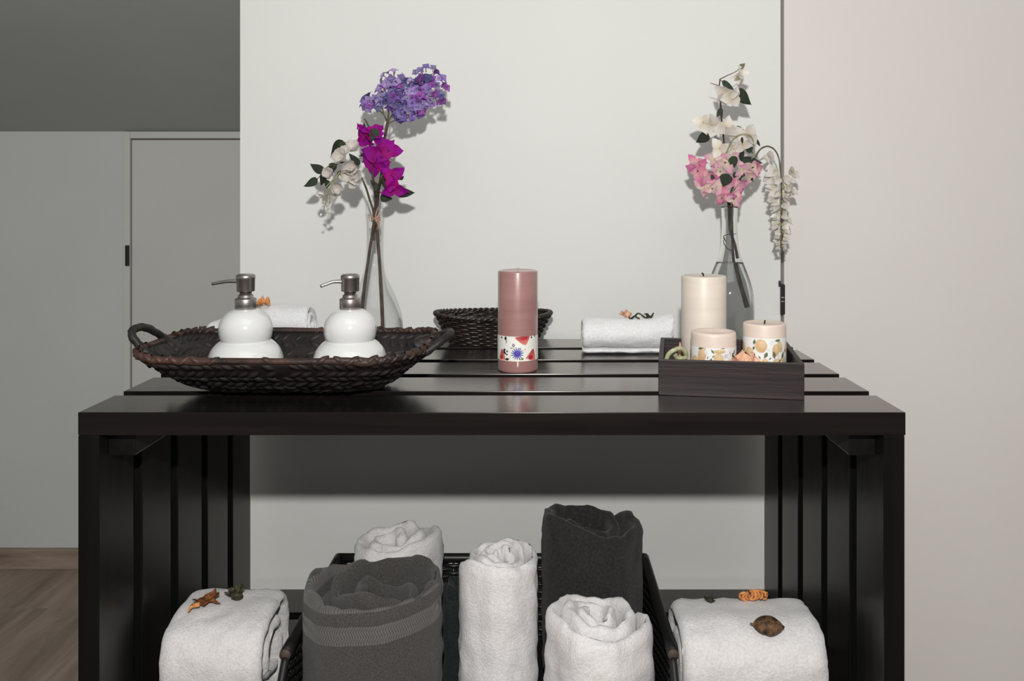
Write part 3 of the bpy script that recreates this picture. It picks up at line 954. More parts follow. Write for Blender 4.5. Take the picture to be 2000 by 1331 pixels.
# ------------------------------------------------------------------ printed paper bands
def label_band(name, R, z0, z1, shapes, parent, bg, arc=(-PI, 0.)):
    """shapes in mm: x from the middle of the front (to the right), y from the band's lower edge"""
    nu, nv_ = 420, 76
    th = np.linspace(-PI / 2 - PI, -PI / 2 + PI, nu)
    zz = np.linspace(z0, z1, nv_)
    TT_, ZZ = np.meshgrid(th, zz)
    X = R * np.cos(TT_); Y = R * np.sin(TT_)
    U = (TT_ + PI / 2) * R * 1000; V = (ZZ - z0) * 1000
    C = np.ones((nv_, nu, 3)) * np.array(bg)
    for sh in shapes:
        kind, cx, cy, rx, ry, rot, c1, c2 = sh
        dx, dy = U - cx, V - cy
        ca_, sa_ = math.cos(rot), math.sin(rot)
        lx, ly = dx * ca_ + dy * sa_, -dx * sa_ + dy * ca_
        if kind == 'e': d = (lx / rx) ** 2 + (ly / ry) ** 2
        elif kind == 'leaf': d = np.abs(lx / rx) ** 1.6 + np.abs(ly / (ry * np.clip(1.15 - np.abs(lx / rx) * .6, .05, 2))) ** 2
        elif kind == 'star':
            a_ = np.arctan2(ly, lx); rr = np.hypot(lx, ly)
            d = (rr / (rx * (.48 + .52 * np.abs(np.cos(a_ * ry / 2)) ** 2))) ** 2
        elif kind == 'bud':      # petal: narrow at the lower end, frilled at the top
            wdt = rx * np.clip((ly / ry + 1) / 2, 0, 1) ** .7
            d = np.where((np.abs(ly) < ry * (1 + .12 * np.cos(lx * 2.2))), (lx / np.maximum(wdt, .01)) ** 2, 9)
        elif kind == 'line': d = np.where(np.abs(lx) < rx, (ly / ry) ** 2, 9)
        k = np.clip((1.12 - d) / .24, 0, 1)[..., None]
        g = np.clip(.5 + .5 * (ly / max(ry if kind != 'star' else rx, .01)), 0, 1)[..., None]
        col = np.array(c1) * (1 - g) + np.array(c2) * g
        C = C * (1 - k) + col * k
    verts = np.stack([X, Y, ZZ], -1).reshape(-1, 3)
    idx = np.arange(nu * nv_).reshape(nv_, nu)
    faces = np.stack([idx[:-1, :-1], idx[:-1, 1:], idx[1:, 1:], idx[1:, :-1]], -1).reshape(-1, 4)
    me = bpy.data.meshes.new(name)
    me.from_pydata(verts.tolist(), [], faces.tolist())
    at = me.color_attributes.new('Col', 'FLOAT_COLOR', 'POINT')
    at.data.foreach_set('color', np.concatenate([C.reshape(-1, 3), np.ones((nu * nv_, 1))], 1).astype(np.float32).ravel())
    me.materials.append(M_print)
    me.polygons.foreach_set('use_smooth', [True] * len(me.polygons))
    return link(name, me, parent)

def candle(xpx, Y, rpx, ytop, zbase, label, m, rim=.0035, wick=M_wick, wick_bend=(.002, 0), dish=.0015):
    s = (D + Y) / F
    R = rpx * s
    base = Vector(((xpx - VX) * s, Y, zbase))
    H = ZC - (ytop - VY) * s - zbase
    t = thing('pillar_candle', label, 'candle', base)
    prof = [(.001, 0), (R * .94, 0), (R * .985, .0012), (R, .004), (R, H * .5), (R, H - rim), (R * .985, H - rim * .45), (R * .95, H - rim * .1), (R * .90, H), (R * .82, H - dish), (R * .4, H - dish * 1.6), (.001, H - dish * 1.6)]
    link('wax_body', lathe_mesh('wax_body', prof, m, 72, False), t)
    zt = H - dish * 1.6
    if wick:
        tube('wick', [(0, 0, zt - .001), (wick_bend[0] * .3, 0, zt + .003), (wick_bend[0], wick_bend[1], zt + .0055)], .0012, wick, t, sides=8)
    return t, R, H

# pink pillar
pc, pR, pH = candle(1011.3, .285, 39, 528, TT, 'tall dusty pink pillar candle with a floral paper band', M_wax_pink, .003, M_wick_clean, (.0005, 0), .001)
s_ = (D + .285) / F
f_ = (D + .285 - pR) / F
lz0_, lz1_ = ZC - (706.5 - VY) * f_ - TT, ZC - (658 - VY) * f_ - TT
red1, red2, blu, dgr, grn = (.36, .022, .035), (.68, .20, .16), (.045, .035, .27), (.012, .022, .016), (.12, .15, .07)
k_ = 2 * pR * 1000 / 1060.    # mm per crop pixel of the label
def lp(x, y): return ((x - 680) * k_ * 1.08, (885 - y) * k_ * 1.02)
sh = []
def add(kind, x, y, rx, ry, rot, c1, c2=None):
    if kind == 'leaf': rx, ry = rx * 1.35, ry * 1.45
    if kind == 'bud': rx *= 1.25
    if kind == 'star': rx *= 1.3
    a, b = lp(x, y); sh.append((kind, a, b, rx, ry, rot, c1, c2 or c1))
for bx in (0, 1390, -1390, 2780):
    add('bud', 850 + bx, 350, 11.5, 8.2, .25, red2, red1)
    add('e', 850 + bx, 290, 6.5, 3.2, .2, (.42, .02, .03), red1)
    add('bud', 260 + bx, 730, 6.8, 8.8, PI, red1, red2); add('e', 240 + bx, 800, 3.8, 3.5, 0, red1)
    add('bud', 1075 + bx, 730, 8.8, 9.2, PI - .3, red1, red2); add('e', 1030 + bx, 800, 4.5, 4, 0, (.40, .02, .03), red1)
    add('star', 680 + bx, 690, 8.2, 15, .1, blu, (.08, .06, .36)); add('e', 690 + bx, 720, 3.4, 3.0, 0, (.03, .02, .30))
    for (x, y, rx, ry, ro, c) in ((375, 310, 2.6, 1.5, 1.5, dgr), (400, 390, 3.2, .5, 1.4, dgr), (340, 610, 2.4, 1.5, .6, (.01, .05, .05)), (350, 680, 2.8, 1.3, -.8, dgr), (420, 640, 1.6, 1., .3, (.10, .02, .03)), (415, 720, 1.4, 1.1, .3, (.16, .05, .03)),
                                  (420, 840, 2.8, 1.4, .2, dgr), (245, 300, 1.6, 1.1, .8, dgr), (585, 480, 1.8, 1.8, 0, (.10, .09, .13)), (540, 550, 1.9, .5, -.2, grn), (800, 825, 2.2, 1.1, .3, grn), (735, 820, 2.0, .9, 2.0, grn), (1050, 290, 1.4, 1.1, .5, dgr), (1170, 250, 1.6, 2.2, .3, (.14, .10, .26)), (735, 560, 2.0, .45, .8, grn), (870, 580, 1.6, .4, 1.5, red2)):
        add('leaf', x + bx, y, rx, ry, ro, c)
    add('e', 585 + bx, 480, .9, .9, 0, (.75, .72, .72))
    add('line', 500 + bx, 770, 5, .25, 1.2, grn); add('line', 600 + bx, 560, 3.4, .22, 1.5, grn); add('line', 830 + bx, 640, 3.0, .2, 1.1, grn)
label_band('paper_band', pR + .0005, lz0_, lz1_, sh, pc, (.76, .76, .70))
# clear film fold down the front of the wrap
# ------------------------------------------------------------------ wooden tray with candles
WT = Vector((.2854, .183, TT)); WR = math.radians(-9)
wt = thing('square_wooden_tray', 'square dark open-grain wooden tray holding three cream candles', 'tray', WT, WR)
h_, w_ = .0505, .200
hw = w_ / 2
link('tray_base', box_mesh('tray_base', w_ - .012, w_ - .012, .007, M_tray_x, .001, True), wt, (0, 0, .0005))
for (cx, cy, sx_, sy_, m) in ((0, -hw + .0035, w_, .007, M_tray_x), (0, hw - .0035, w_, .007, M_tray_x), (-hw + .0035, 0, .007, w_ - .0142, M_tray_y), (hw - .0035, 0, .007, w_ - .0142, M_tray_y)):
    link('side_board', box_mesh('side_board', sx_, sy_, h_, m, .0009, True), wt, (cx, cy, .0))
ZT = TT + .0076
candle(1374.5, .245, 43.5, 538, ZT, 'tallest plain cream pillar candle in the square wooden tray', M_wax_cream, .0025, M_wick, (-.003, 0), .001)
c2, R2, H2 = candle(1393.5, .163, 43.5, 646.5, ZT, 'shortest cream candle with a lemon-print band, front left in the wooden tray', M_wax_peach, .005, None, (0, 0), .003)
c3, R3, H3 = candle(1493, .160, 41, 630, ZT, 'medium cream candle with a lemon-print band, right side of the wooden tray', M_wax_peach, .0035, M_wick, (.0012, 0), .0015)
lem1, lem2, lgr = (.53, .34, .165), (.63, .46, .27), (.055, .09, .045)
def lemon_shapes(lemons, leaves, bits):
    out = []
    for (x, y, rx, ry, ro) in lemons:
        out.append(('e', x, y, rx, ry, ro, lem1, lem2)); out.append(('e', x + rx * .25, y + ry * .2, rx * .55, ry * .5, ro, (.60, .42, .22), (.68, .52, .33)))
    for (x, y, rx, ry, ro) in leaves: out.append(('leaf', x, y, rx, ry, ro, lgr, (.15, .20, .11)))
    for (x, y, r_, c) in bits: out.append(('star', x, y, r_, 5, x, c, c))
    return out
white_b = [(6, 12, 4.5, (.68, .68, .70)), (15, 10, 4, (.60, .61, .65)), (-9, 10, 3.5, (.74, .72, .70)), (22, 5, 4, (.70, .70, .72))]
sh3 = lemon_shapes([(-13, 26, 9, 10, .3), (9, 20, 6, 9, -.1), (16, 25, 5, 9, .2), (-7, 3, 5, 5, 0), (10, 3, 6, 5, .3), (24, 3, 5, 8, .3), (-32, 14, 8, 9, .2), (36, 22, 8, 9, 0), (-50, 20, 9, 9, 0), (54, 8, 8, 8, 0)],
                   [(-23, 31, 4, 2, 1.3), (-24, 22, 3, 1.8, 1.2), (-6, 13, 5.5, 2.4, 1.1), (6, 13, 5.5, 2.4, 1.7), (22, 12, 6, 2.2, 1.2), (12, 34, 5, 1.8, .1), (-24, 8, 4, 1.6, .4), (16, 4, 4, 1.4, .9), (-15, 9, 3, 1.2, 2.2), (0, 8, 2, 1, .5), (28, 18, 4, 1.6, 1.4)],
                   [(-16, 5, 4, (.70, .70, .66)), (13, 10, 3.2, (.74, .62, .55)), (2, 30, 5, (.69, .69, .70)), (-3, 20, 4, (.66, .68, .70))])
top3 = ZC - (662 - VY) * (D + .16 - R3) / F - ZT
sh3 = [(k, x, y + (top3 - .004) * 1000 - 37, *q) for (k, x, y, *q) in sh3]
label_band('paper_band', R3 + .0004, .004, top3, sh3, c3, (.76, .755, .74))
sh2 = lemon_shapes([(-24, 22, 7, 13, -.2), (1, 13, 8, 12, .1), (2, 27, 9, 3, 0), (-38, 10, 8, 9, 0), (40, 14, 9, 9, 0), (58, 20, 8, 9, 0), (-56, 20, 8, 9, 0)],
                   [(-26, 31, 5, 2, .3), (-11, 13, 5, 2.2, 1.2), (-8, 27, 4, 1.4, 2.2), (-15, 18, 3, .7, 1.3), (8, 32, 4, 1.2, .2), (30, 25, 3.5, 1.6, 1.2), (31, 16, 3, 1.2, .6), (-7, 20, 2.4, 1, .8)],
                   [(12, 20, 4.5, (.52, .53, .55)), (20, 24, 3.6, (.56, .58, .60)), (18, 14, 4, (.66, .66, .69)), (-17, 26, 4, (.70, .69, .66)), (24, 10, 4, (.68, .69, .72))])
top2 = ZC - (681 - VY) * (D + .163 - R2) / F - ZT
sh2 = [(k, x, y + (top2 - .004) * 1000 - 32, *q) for (k, x, y, *q) in sh2]
label_band('paper_band', R2 + .0004, .004, top2, sh2, c2, (.75, .75, .745))

# ------------------------------------------------------------------ petals and leaves
def petal_mesh(name, m, Ln, W, cup=.25, curl=.3, wave=.06, tip=1.0, nu=9, nvv=7, seed=0, base=.18):
    rnd = random.Random(seed)
    verts, faces, al = [], [], []
    for i in range(nu + 1):
        u = i / nu
        w = W * (base * (1 - u) + math.sin(PI * min(1, u ** .8)) ** .75 * (1 - .35 * tip * u))
        if i == nu: w = W * .03
        for j in range(nvv + 1):
            v = j / nvv * 2 - 1
            x = Ln * u * (1 - .06 * abs(v))
            y = w * v
            z = cup * w * v * v - curl * Ln * u * u + wave * Ln * math.sin(u * 7 + v * 2.5 + seed) * abs(v) * u
            z += .035 * Ln * (1 - abs(v)) ** 2 * -1 * (u * (1 - u) * 4)
            verts.append((x, y, z)); al.append(u)
    for i in range(nu):
        for j in range(nvv):
            a = i * (nvv + 1) + j
            faces.append((a, a + 1, a + nvv + 2, a + nvv + 1))
    mb = MB(); mb.add(verts, faces)
    me = mb.mesh(name, m)
    at = me.attributes.new('along', 'FLOAT', 'POINT')
    at.data.foreach_set('value', al)
    return me

def petal_set(name, m, n=3, **kw):
    out = []
    for i in range(n):
        k = dict(kw)
        k['curl'] = kw.get('curl', .3) * (.4 + .6 * i)
        k['wave'] = kw.get('wave', .06) * (.7 + .3 * i)
        out.append(petal_mesh(name, m, 1.0, kw.get('W', .4), k.get('cup', .25), k['curl'], k['wave'], kw.get('tip', 1.), seed=i + 1, base=kw.get('base', .18)))
    return out
BR_MAG = petal_set('bract', M_p_mag, W=.42, curl=.26, wave=.17)
BR_WHT = petal_set('bract', M_p_white, W=.43, curl=.2, wave=.07)
BR_PNK = petal_set('bract', M_p_pink, W=.34, curl=.25, wave=.15)
BR_HOT = petal_set('bract', M_p_hot, W=.36, curl=.25, wave=.14)
PT_WIS = petal_set('petal', M_p_wist, W=.42, curl=.45, wave=.08, tip=.5)
PT_ROS = petal_set('petal', M_p_rose, W=.52, curl=-.45, wave=.05, tip=.1, cup=.5, base=.35)
LEAF = petal_set('leaf', M_leaf, W=.24, curl=.14, wave=.03, cup=-.35)
LEAF_P = petal_set('leaf', M_leaf_pale, W=.24, curl=.2, wave=.05)
def ctr_mesh(name, m, n=3):
    mb = MB()
    for k in range(n):
        a = 2 * PI * k / n + .4
        d = Vector((math.cos(a) * .28, math.sin(a) * .28, .95)).normalized()
        add_tube(mb, [(0, 0, -.05), d * .22, d * .48], (.035, .055), sides=6, n=2)
        c = d * .5
        seg_blob(mb, c, Vector((1, 0, 0)), Vector((0, 0, 1)), .16, .075, .06, 4, 6)
    return mb.mesh(name, m)
CTR_CREAM = ctr_mesh('flower', M_cream_ctr)
CTR_DARK = ctr_mesh('flower', M_seed)
CTR_ROSE = ctr_mesh('flower', M_p_rose, 4)

def bract_flower(parent, pos, face, size, kinds, ctr, rnd, n=3, open_=.55, rot=None, ctr_scale=.42):
    """a flower part with n bract sub-parts opening round the facing direction"""
    face = Vector(face).normalized()
    a = face.orthogonal().normalized(); b = face.cross(a)
    rot = rnd.uniform(0, 2 * PI) if rot is None else rot
    o = link('flower', ctr, parent, None, basis(pos, a, face, size * ctr_scale))
    inv = o.matrix_basis.inverted()
    for k in range(n):
        an = rot + 2 * PI * k / n + rnd.uniform(-.25, .25)
        rad = a * math.cos(an) + b * math.sin(an)
        op = open_ + rnd.uniform(-.2, .2)
        d = rad * math.cos(op) + face * math.sin(op)
        nrm = face * math.cos(op) - rad * math.sin(op)
        me = rnd.choice(kinds)
        Mx = basis(Vector(pos) + rad * size * .03, d, nrm, size * rnd.uniform(.88, 1.12))
        link(me.name.split('.')[0], me, o, None, inv @ Mx)
    return o

def leaf(parent, p0, p1, kinds, k=0, nrm=(0, -1, .3), wscale=1.):
    p0, p1 = Vector(p0), Vector(p1)
    d = p1 - p0
    Mx = basis(p0, d, nrm) @ Matrix.Diagonal((d.length, d.length * wscale, d.length, 1))
    return link('leaf', kinds[k % len(kinds)], parent, None, Mx)

def spray(name, label, stems, cat='flower', group=None):
    """stems: list of (points, radius, material)"""
    root = Vector(stems[0][0][0])
    t = thing(name, label, cat, root, 0, group)
    bym = {}
    for pts, rad, m in stems: bym.setdefault(m.name, [m, []])[1].append((pts, rad))
    for m, lst in bym.values():
        mb = MB()
        for pts, rad in lst: add_tube(mb, [Vector(p) - root for p in pts], rad, sides=8, n=6, bump=.25, seed=len(mb.v) * .01)
        link('stem', mb.mesh('stem', m), t)
    return t, root

# ------------------------------------------------------------------ left vase and its flowers
YV = .475
def vase(name, axis_px, Y, prof_px, label, glass, wall=.0022):
    s = (D + Y) / F
    base = Vector(((axis_px - VX) * s, Y, TT))
    outer = []
    for r, y in prof_px: outer.append((r * s, max(0., ZC - (y - VY) * s - TT)))
    outer = resample(outer, 5)
    outer = [(r, max(0., z)) for r, z in outer]
    inner = [(max(r - wall, .0005), z) for r, z in outer if z > .006]
    t = thing(name, label, 'vase', base)
    if glass is M_glass_thin:        # thin-walled bottle: one skin, a thick foot and a rolled lip
        prof = [(.0005, 0)] + outer
        rl_ = [Vector((outer[-1][0] * math.cos(2 * PI * k / 64), outer[-1][0] * math.sin(2 * PI * k / 64), outer[-1][1])) for k in range(64)]
        mb = MB(); add_tube(mb, rl_, .0009, sides=8, smooth=False, closed=True)
        link('lip', mb.mesh('lip', glass), t)
    else:
        prof = [(.0005, 0)] + outer + inner[::-1] + [(.0005, .006)]
    link('glass_body', lathe_mesh('glass_body', prof, glass, 96, False), t)
    return t, base, inner
s_ = (D + YV) / F
yb = VY + (ZC - TT) / s_
v1, b1, _ = vase('bottle_vase', 731, YV, [(46, yb), (53, yb - 2), (55.5, 668), (56, 648), (54, 622), (47, 595), (36, 568), (25, 545), (18.5, 520), (15.5, 490), (15, 450), (16.5, 410), (17.6, 393)],
                 'clear glass bottle vase with lilac and magenta flowers behind the tray', M_glass_thin, .0016)

YF = .455
# lilac
tie = P(734, 428, YV)
lil, lr = spray('lilac_spray', 'purple lilac branch reaching highest from the left vase', [
    ([P(746, 684, YV) + Vector((0, 0, .007)), P(747, 640, YV), P(744, 560, YV), P(739, 480, YV), P(735, 430, YV), P(738, 385, YV - .005), P(748, 320, YF), P(752, 270, YF), P(757, 240, YF)], (.0034, .0026), M_stem),
    ([P(757, 240, YF), P(750, 225, YF), P(738, 214, YF), P(725, 204, YF)], (.0016, .0009), M_stem_green),
    ([P(750, 225, YF), P(746, 205, YF), P(748, 190, YF)], (.0014, .0008), M_stem_green),
    ([P(757, 240, YF), P(759, 220, YF), P(757, 195, YF), P(765, 160, YF), P(772, 140, YF)], (.0018, .0007), M_stem_green),
    ([P(757, 240, YF), P(768, 222, YF - .005), P(790, 200, YF - .005), P(815, 175, YF), P(835, 152, YF), P(848, 142, YF)], (.0018, .0007), M_stem_green),
    ([P(759, 241, YF), P(772, 235, YF), P(790, 230, YF)], (.0014, .0007), M_stem_green),
    ([P(830, 178, YF), P(848, 168, YF), P(866, 168, YF)], (.001, .0006), M_stem),
    ([P(838, 188, YF), P(848, 190, YF), P(856, 200, YF)], (.001, .0006), M_stem)])
def floret_mesh(m, seed):
    rnd = random.Random(seed)
    mb = MB(); al = []
    for k in range(4):
        a = k * PI / 2 + rnd.uniform(-.15, .15)
        up = rnd.uniform(.1, .5)
        dx = Vector((math.cos(a) * math.cos(up), math.sin(a) * math.cos(up), math.sin(up)))
        nz = Vector((-math.cos(a) * math.sin(up), -math.sin(a) * math.sin(up), math.cos(up)))
        dy = nz.cross(dx)
        nu, nw = 4, 4
        verts, faces = [], []
        for i in range(nu + 1):
            u = i / nu
            w = .255 * (.3 + .7 * math.sin(PI * (.12 + .80 * u)) ** .8) * (1 if i < nu else .7)
            for j in range(nw + 1):
                v = j / nw * 2 - 1
                verts.append(dx * (u - .12 * v * v * u) * .62 + dy * w * v + nz * (.30 * w * v * v + .10 * math.sin(u * PI)))
                al.append(u)
        for i in range(nu):
            for j in range(nw):
                q = i * (nw + 1) + j
                faces.append((q, q + 1, q + nw + 2, q + nw + 1))
        mb.add(verts, faces, 0)
    n0 = len(mb.v)
    seg_blob(mb, Vector((0, 0, .03)), Vector((1, 0, 0)), Vector((0, 0, 1)), .13, .06, .06, 3, 6)
    mb.mi[-18:] = [1] * 18
    add_tube(mb, [(0, 0, 0), (0, 0, -.7)], .06, sides=5, smooth=False, mat=2)
    al += [0.] * (len(mb.v) - n0)
    me = mb.mesh('floret', [m, M_seed, M_l_c])
    at = me.attributes.new('along', 'FLOAT', 'POINT'); at.data.foreach_set('value', al)
    return me
FLO = [floret_mesh(m, i) for i, m in enumerate((M_l_a, M_l_b, M_l_a, M_l_c, M_l_b))]
rnd = random.Random(4)
blobs = [(767, 158, 20, 18), (775, 172, 18, 14), (752, 178, 14, 12), (728, 202, 18, 16), (748, 196, 18, 12), (774, 195, 22, 20), (795, 178, 22, 20), (800, 203, 24, 20), (812, 196, 20, 20), (790, 222, 20, 12), (818, 175, 16, 18), (775, 216, 14, 8), (830, 160, 14, 12), (838, 176, 14, 14), (715, 206, 6, 8), (812, 214, 14, 12)]
pts_used = []
tot = sum(a * b for _, _, a, b in blobs)
for (bx, by, rx, ry) in blobs:
    n = max(4, int(175 * rx * ry / tot))
    made = tries = 0
    while made < n and tries < 400:
        tries += 1
        th, ph = rnd.uniform(0, 2 * PI), math.acos(rnd.uniform(-.25, 1.))
        d = Vector((math.sin(ph) * math.cos(th), -math.cos(ph), math.sin(ph) * math.sin(th)))
        c = P(bx, by, YF)
        p = c + Vector((d.x * S(rx, YF), d.y * S((rx + ry) / 2, YF) * .9, d.z * S(ry, YF)))
        if any((p - q).length < .0058 for q in pts_used): continue
        pts_used.append(p); made += 1
        face = (d + Vector((0, -.35, .15)) + Vector((rnd.uniform(-.3, .3), rnd.uniform(-.2, .2), rnd.uniform(-.3, .3)))).normalized()
        ax = face.orthogonal(); ax.rotate(Matrix.Rotation(rnd.uniform(0, 6.28), 3, face))
        me = FLO[rnd.choices(range(5), (4, 3, 3, 2 if bx < 800 else 5, 3))[0]]
        link('floret', me, lil, None, basis(p - lr, ax, face, rnd.uniform(.0135, .018)))
for (x, y, k, fx, fz) in ((822, 138, 4, -.2, .5), (832, 132, 0, .1, .8), (812, 142, 1, -.7, .2), (846, 133, 4, .2, .7), (851, 142, 3, .6, .5), (858, 154, 4, .3, .2), (864, 153, 0, .6, .3), (845, 156, 3, 0, .1), (853, 166, 4, .2, .3), (866, 166, 3, .5, -.2), (872, 172, 3, .8, 0), (858, 180, 1, .3, -.2), (852, 186, 4, .1, -.3), (862, 188, 0, .3, -.4), (840, 196, 4, -.2, -.4), (835, 200, 1, -.4, -.5), (857, 199, 3, .2, -.7), (864, 197, 3, .6, -.3), (844, 203, 0, .1, -.7)):
    p = P(x, y, YF - .006 + rnd.uniform(-.008, .012))
    face = Vector((fx, -.8, fz)).normalized()
    link('floret', FLO[k], lil, None, basis(p - lr, face.orthogonal(), face, rnd.uniform(.012, .016)))

# magenta bougainvillea
mag, mr_ = spray('magenta_bougainvillea_spray', 'bright magenta bougainvillea spray leaning in the left vase', [
    ([P(722, 684, YV + .004) + Vector((-.012, 0, .007)), P(706, 620, YV + .002), P(712, 560, YV), P(722, 490, YV - .002), P(731, 430, YV - .006), P(733, 385, YV - .012), P(728, 340, YF - .012), P(734, 300, YF - .014), P(737, 275, YF - .012), P(722, 250, YF - .01), P(712, 232, YF - .008)], (.0036, .0012), M_stem),
    ([P(733, 385, YV - .012), P(744, 350, YF - .012), P(755, 330, YF - .014), P(762, 334, YF - .018), P(768, 340, YF - .02)], (.0022, .001), M_stem),
    ([P(738, 372, YV - .012), P(752, 380, YF - .01), P(775, 376, YF - .01)], (.0014, .0007), M_stem_green),
    ([P(729, 340, YF - .012), P(718, 318, YF - .012), P(712, 300, YF - .012)], (.0014, .0008), M_stem_green)])
rnd = random.Random(8)
def fl(x, y, dy, face, px, kinds, parent, root, ctr, **kw):
    return bract_flower(parent, P(x, y, YF + dy) - root, face, S(px, YF), kinds, ctr, rnd, **kw)
fl(722, 262, -.018, (-.3, -.6, -.5), 30, BR_MAG, mag, mr_, CTR_DARK, rot=.4, open_=.3)
fl(731, 258, -.022, (.2, -.7, .5), 26, BR_MAG, mag, mr_, CTR_DARK, rot=1.2, open_=.35)
fl(716, 270, -.012, (-.6, -.5, -.6), 28, BR_MAG, mag, mr_, CTR_DARK, rot=2.0, open_=.5)
fl(756, 296, -.02, (.5, -.8, .2), 36, BR_MAG, mag, mr_, CTR_DARK, rot=.2, open_=.25)
fl(745, 306, -.026, (.1, -.9, -.2), 40, BR_MAG, mag, mr_, CTR_DARK, rot=1.0, open_=.2)
fl(733, 322, -.02, (-.3, -.8, -.4), 30, BR_MAG, mag, mr_, CTR_DARK, rot=2.6, open_=.3)
fl(766, 348, -.024, (.2, -.9, .2), 30, BR_MAG, mag, mr_, CTR_DARK, rot=.8, open_=.25)
fl(769, 368, -.022, (.1, -.8, -.4), 28, BR_MAG, mag, mr_, CTR_DARK, rot=1.9, open_=.3)
for (x0, y0, x1, y1, k, dy, w) in ((736, 252, 722, 276, 0, -.034, 1.5), (737, 290, 698, 304, 1, -.012, .9), (729, 304, 704, 318, 0, -.015, .9), (772, 376, 812, 374, 2, -.012, 1.1), (738, 368, 722, 350, 1, -.006, 1.), (742, 386, 768, 388, 0, -.004, 1.4), (748, 344, 752, 372, 1, -.006, 1.),
                                   (710, 262, 711, 238, 0, -.006, .8), (782, 352, 789, 342, 1, -.012, 1.), (760, 335, 752, 348, 0, -.004, 1.3)):
    leaf(mag, P(x0, y0, YF + dy) - mr_, P(x1, y1, YF + dy + .004) - mr_, LEAF, k, wscale=w)

# white rose-like spray hanging to the left
YL = .43
wsp, wr_ = spray('white_blossom_spray', 'small white blossom spray with green leaves drooping from the left vase', [
    ([P(730, 470, YV + .003), P(730, 420, YV), P(722, 390, YV - .012), P(712, 360, YF - .02), P(699, 336, YL), P(684, 322, YL), P(664, 318, YL), P(648, 330, YL)], (.0024, .0011), M_stem_green),
    ([P(699, 336, YL), P(698, 318, YL), P(686, 304, YL)], (.0013, .0008), M_stem_green),
    ([P(664, 318, YL), P(662, 300, YL + .004), P(668, 275, YL + .006)], (.0012, .0008), M_stem_green),
    ([P(656, 322, YL), P(640, 326, YL), P(620, 350, YL)], (.0011, .0006), M_stem_green),
    ([P(664, 336, YL - .005), P(650, 356, YL - .008), P(640, 378, YL - .008), P(635, 400, YL - .006), P(632, 416, YL)], (.0016, .0005), M_stem_pale),
    ([P(656, 346, YL - .006), P(645, 370, YL - .01), P(644, 395, YL - .01)], (.0012, .0006), M_stem_pale),
    ([P(660, 342, YL - .006), P(640, 362, YL - .012), P(633, 372, YL - .012)], (.0011, .0006), M_stem_pale)])
for (x, y, sz, fx, fz, dy) in ((666, 309, 17, -.1, .2, -.012), (684, 328, 19, .1, -.1, -.014), (676, 338, 16, .2, -.5, -.012), (692, 342, 16, .3, -.3, -.008), (645, 342, 14, -.2, .2, -.012), (657, 366, 14, .3, -.3, -.014), (688, 352, 14, .2, -.6, -.008), (691, 292, 15, .1, .6, .004), (631, 377, 11, -.4, -.2, -.012), (672, 298, 12, .2, .5, -.008)):
    p = P(x, y, YL + dy) - wr_
    bract_flower(wsp, p, (fx, -.9, fz), S(sz * 1.3, YL), PT_ROS, CTR_ROSE, rnd, n=5, open_=.6, ctr_scale=.35)
for (x0, y0, x1, y1, k, dy, w) in ((670, 275, 642, 308, 1, .004, 1.3), (668, 276, 674, 304, 0, .002, 1.1), (632, 336, 604, 319, 0, -.004, 1.15), (620, 350, 590, 364, 1, -.002, 1.1), (634, 338, 624, 364, 2, -.004, 1.2), (650, 318, 648, 340, 0, .002, 1.6), (640, 352, 636, 370, 1, 0, 1.4), (702, 322, 680, 298, 0, -.004, .9), (662, 334, 668, 350, 1, 0, 1.5), (684, 358, 685, 364, 0, -.004, 1.4)):
    leaf(wsp, P(x0, y0, YL + dy) - wr_, P(x1, y1, YL + dy + .003) - wr_, LEAF, k, wscale=w)
for k in range(16):
    t = k / 15
    x, y = 648 - 14 * t + rnd.uniform(-9, 9), 375 + 42 * t + rnd.uniform(-3, 3)
    face = Vector((rnd.uniform(-.6, .6), -.8, rnd.uniform(-.8, .1)))
    d = Vector((rnd.uniform(-1, 1), rnd.uniform(-.4, .4), -.6))
    link('petal', PT_WIS[k % 3], wsp, None, basis(P(x, y, YL - .004) - wr_, d, face, S(rnd.uniform(9, 13), YL) * (1 - .4 * t)))
# raffia bow
rf = thing('raffia_tie', 'tan raffia tied round the stems inside the left vase neck', 'tie', tie)
mb = MB()
for k in range(3):
    pts = [Vector((.0075 * math.cos(a), .0065 * math.sin(a), -.003 + .003 * k + .001 * math.sin(a * 2 + k))) for a in [2 * PI * i / 24 for i in range(24)]]
    add_tube(mb, pts, .0017, sides=6, smooth=False, closed=True, bump=.4, seed=k)
link('wrap', mb.mesh('wrap', M_raffia), rf)
mb = MB()
for (a, b, c) in (((.002, -.008, 0), (.010, -.009, .012), (.003, -.008, .004)), ((0, -.008, 0), (-.011, -.008, .008), (-.010, -.008, -.004)), ((.002, -.008, -.002), (.006, -.009, -.012), (.003, -.008, -.020)), ((0, -.008, -.001), (.009, -.009, -.006), (.008, -.008, -.016)), ((0, -.0075, 0), (.003, -.008, .014), (.006, -.006, .022))):
    add_tube(mb, [a, b, c], (.0013, .0008), sides=5, n=6)
link('loose_end', mb.mesh('loose_end', M_raffia), rf)

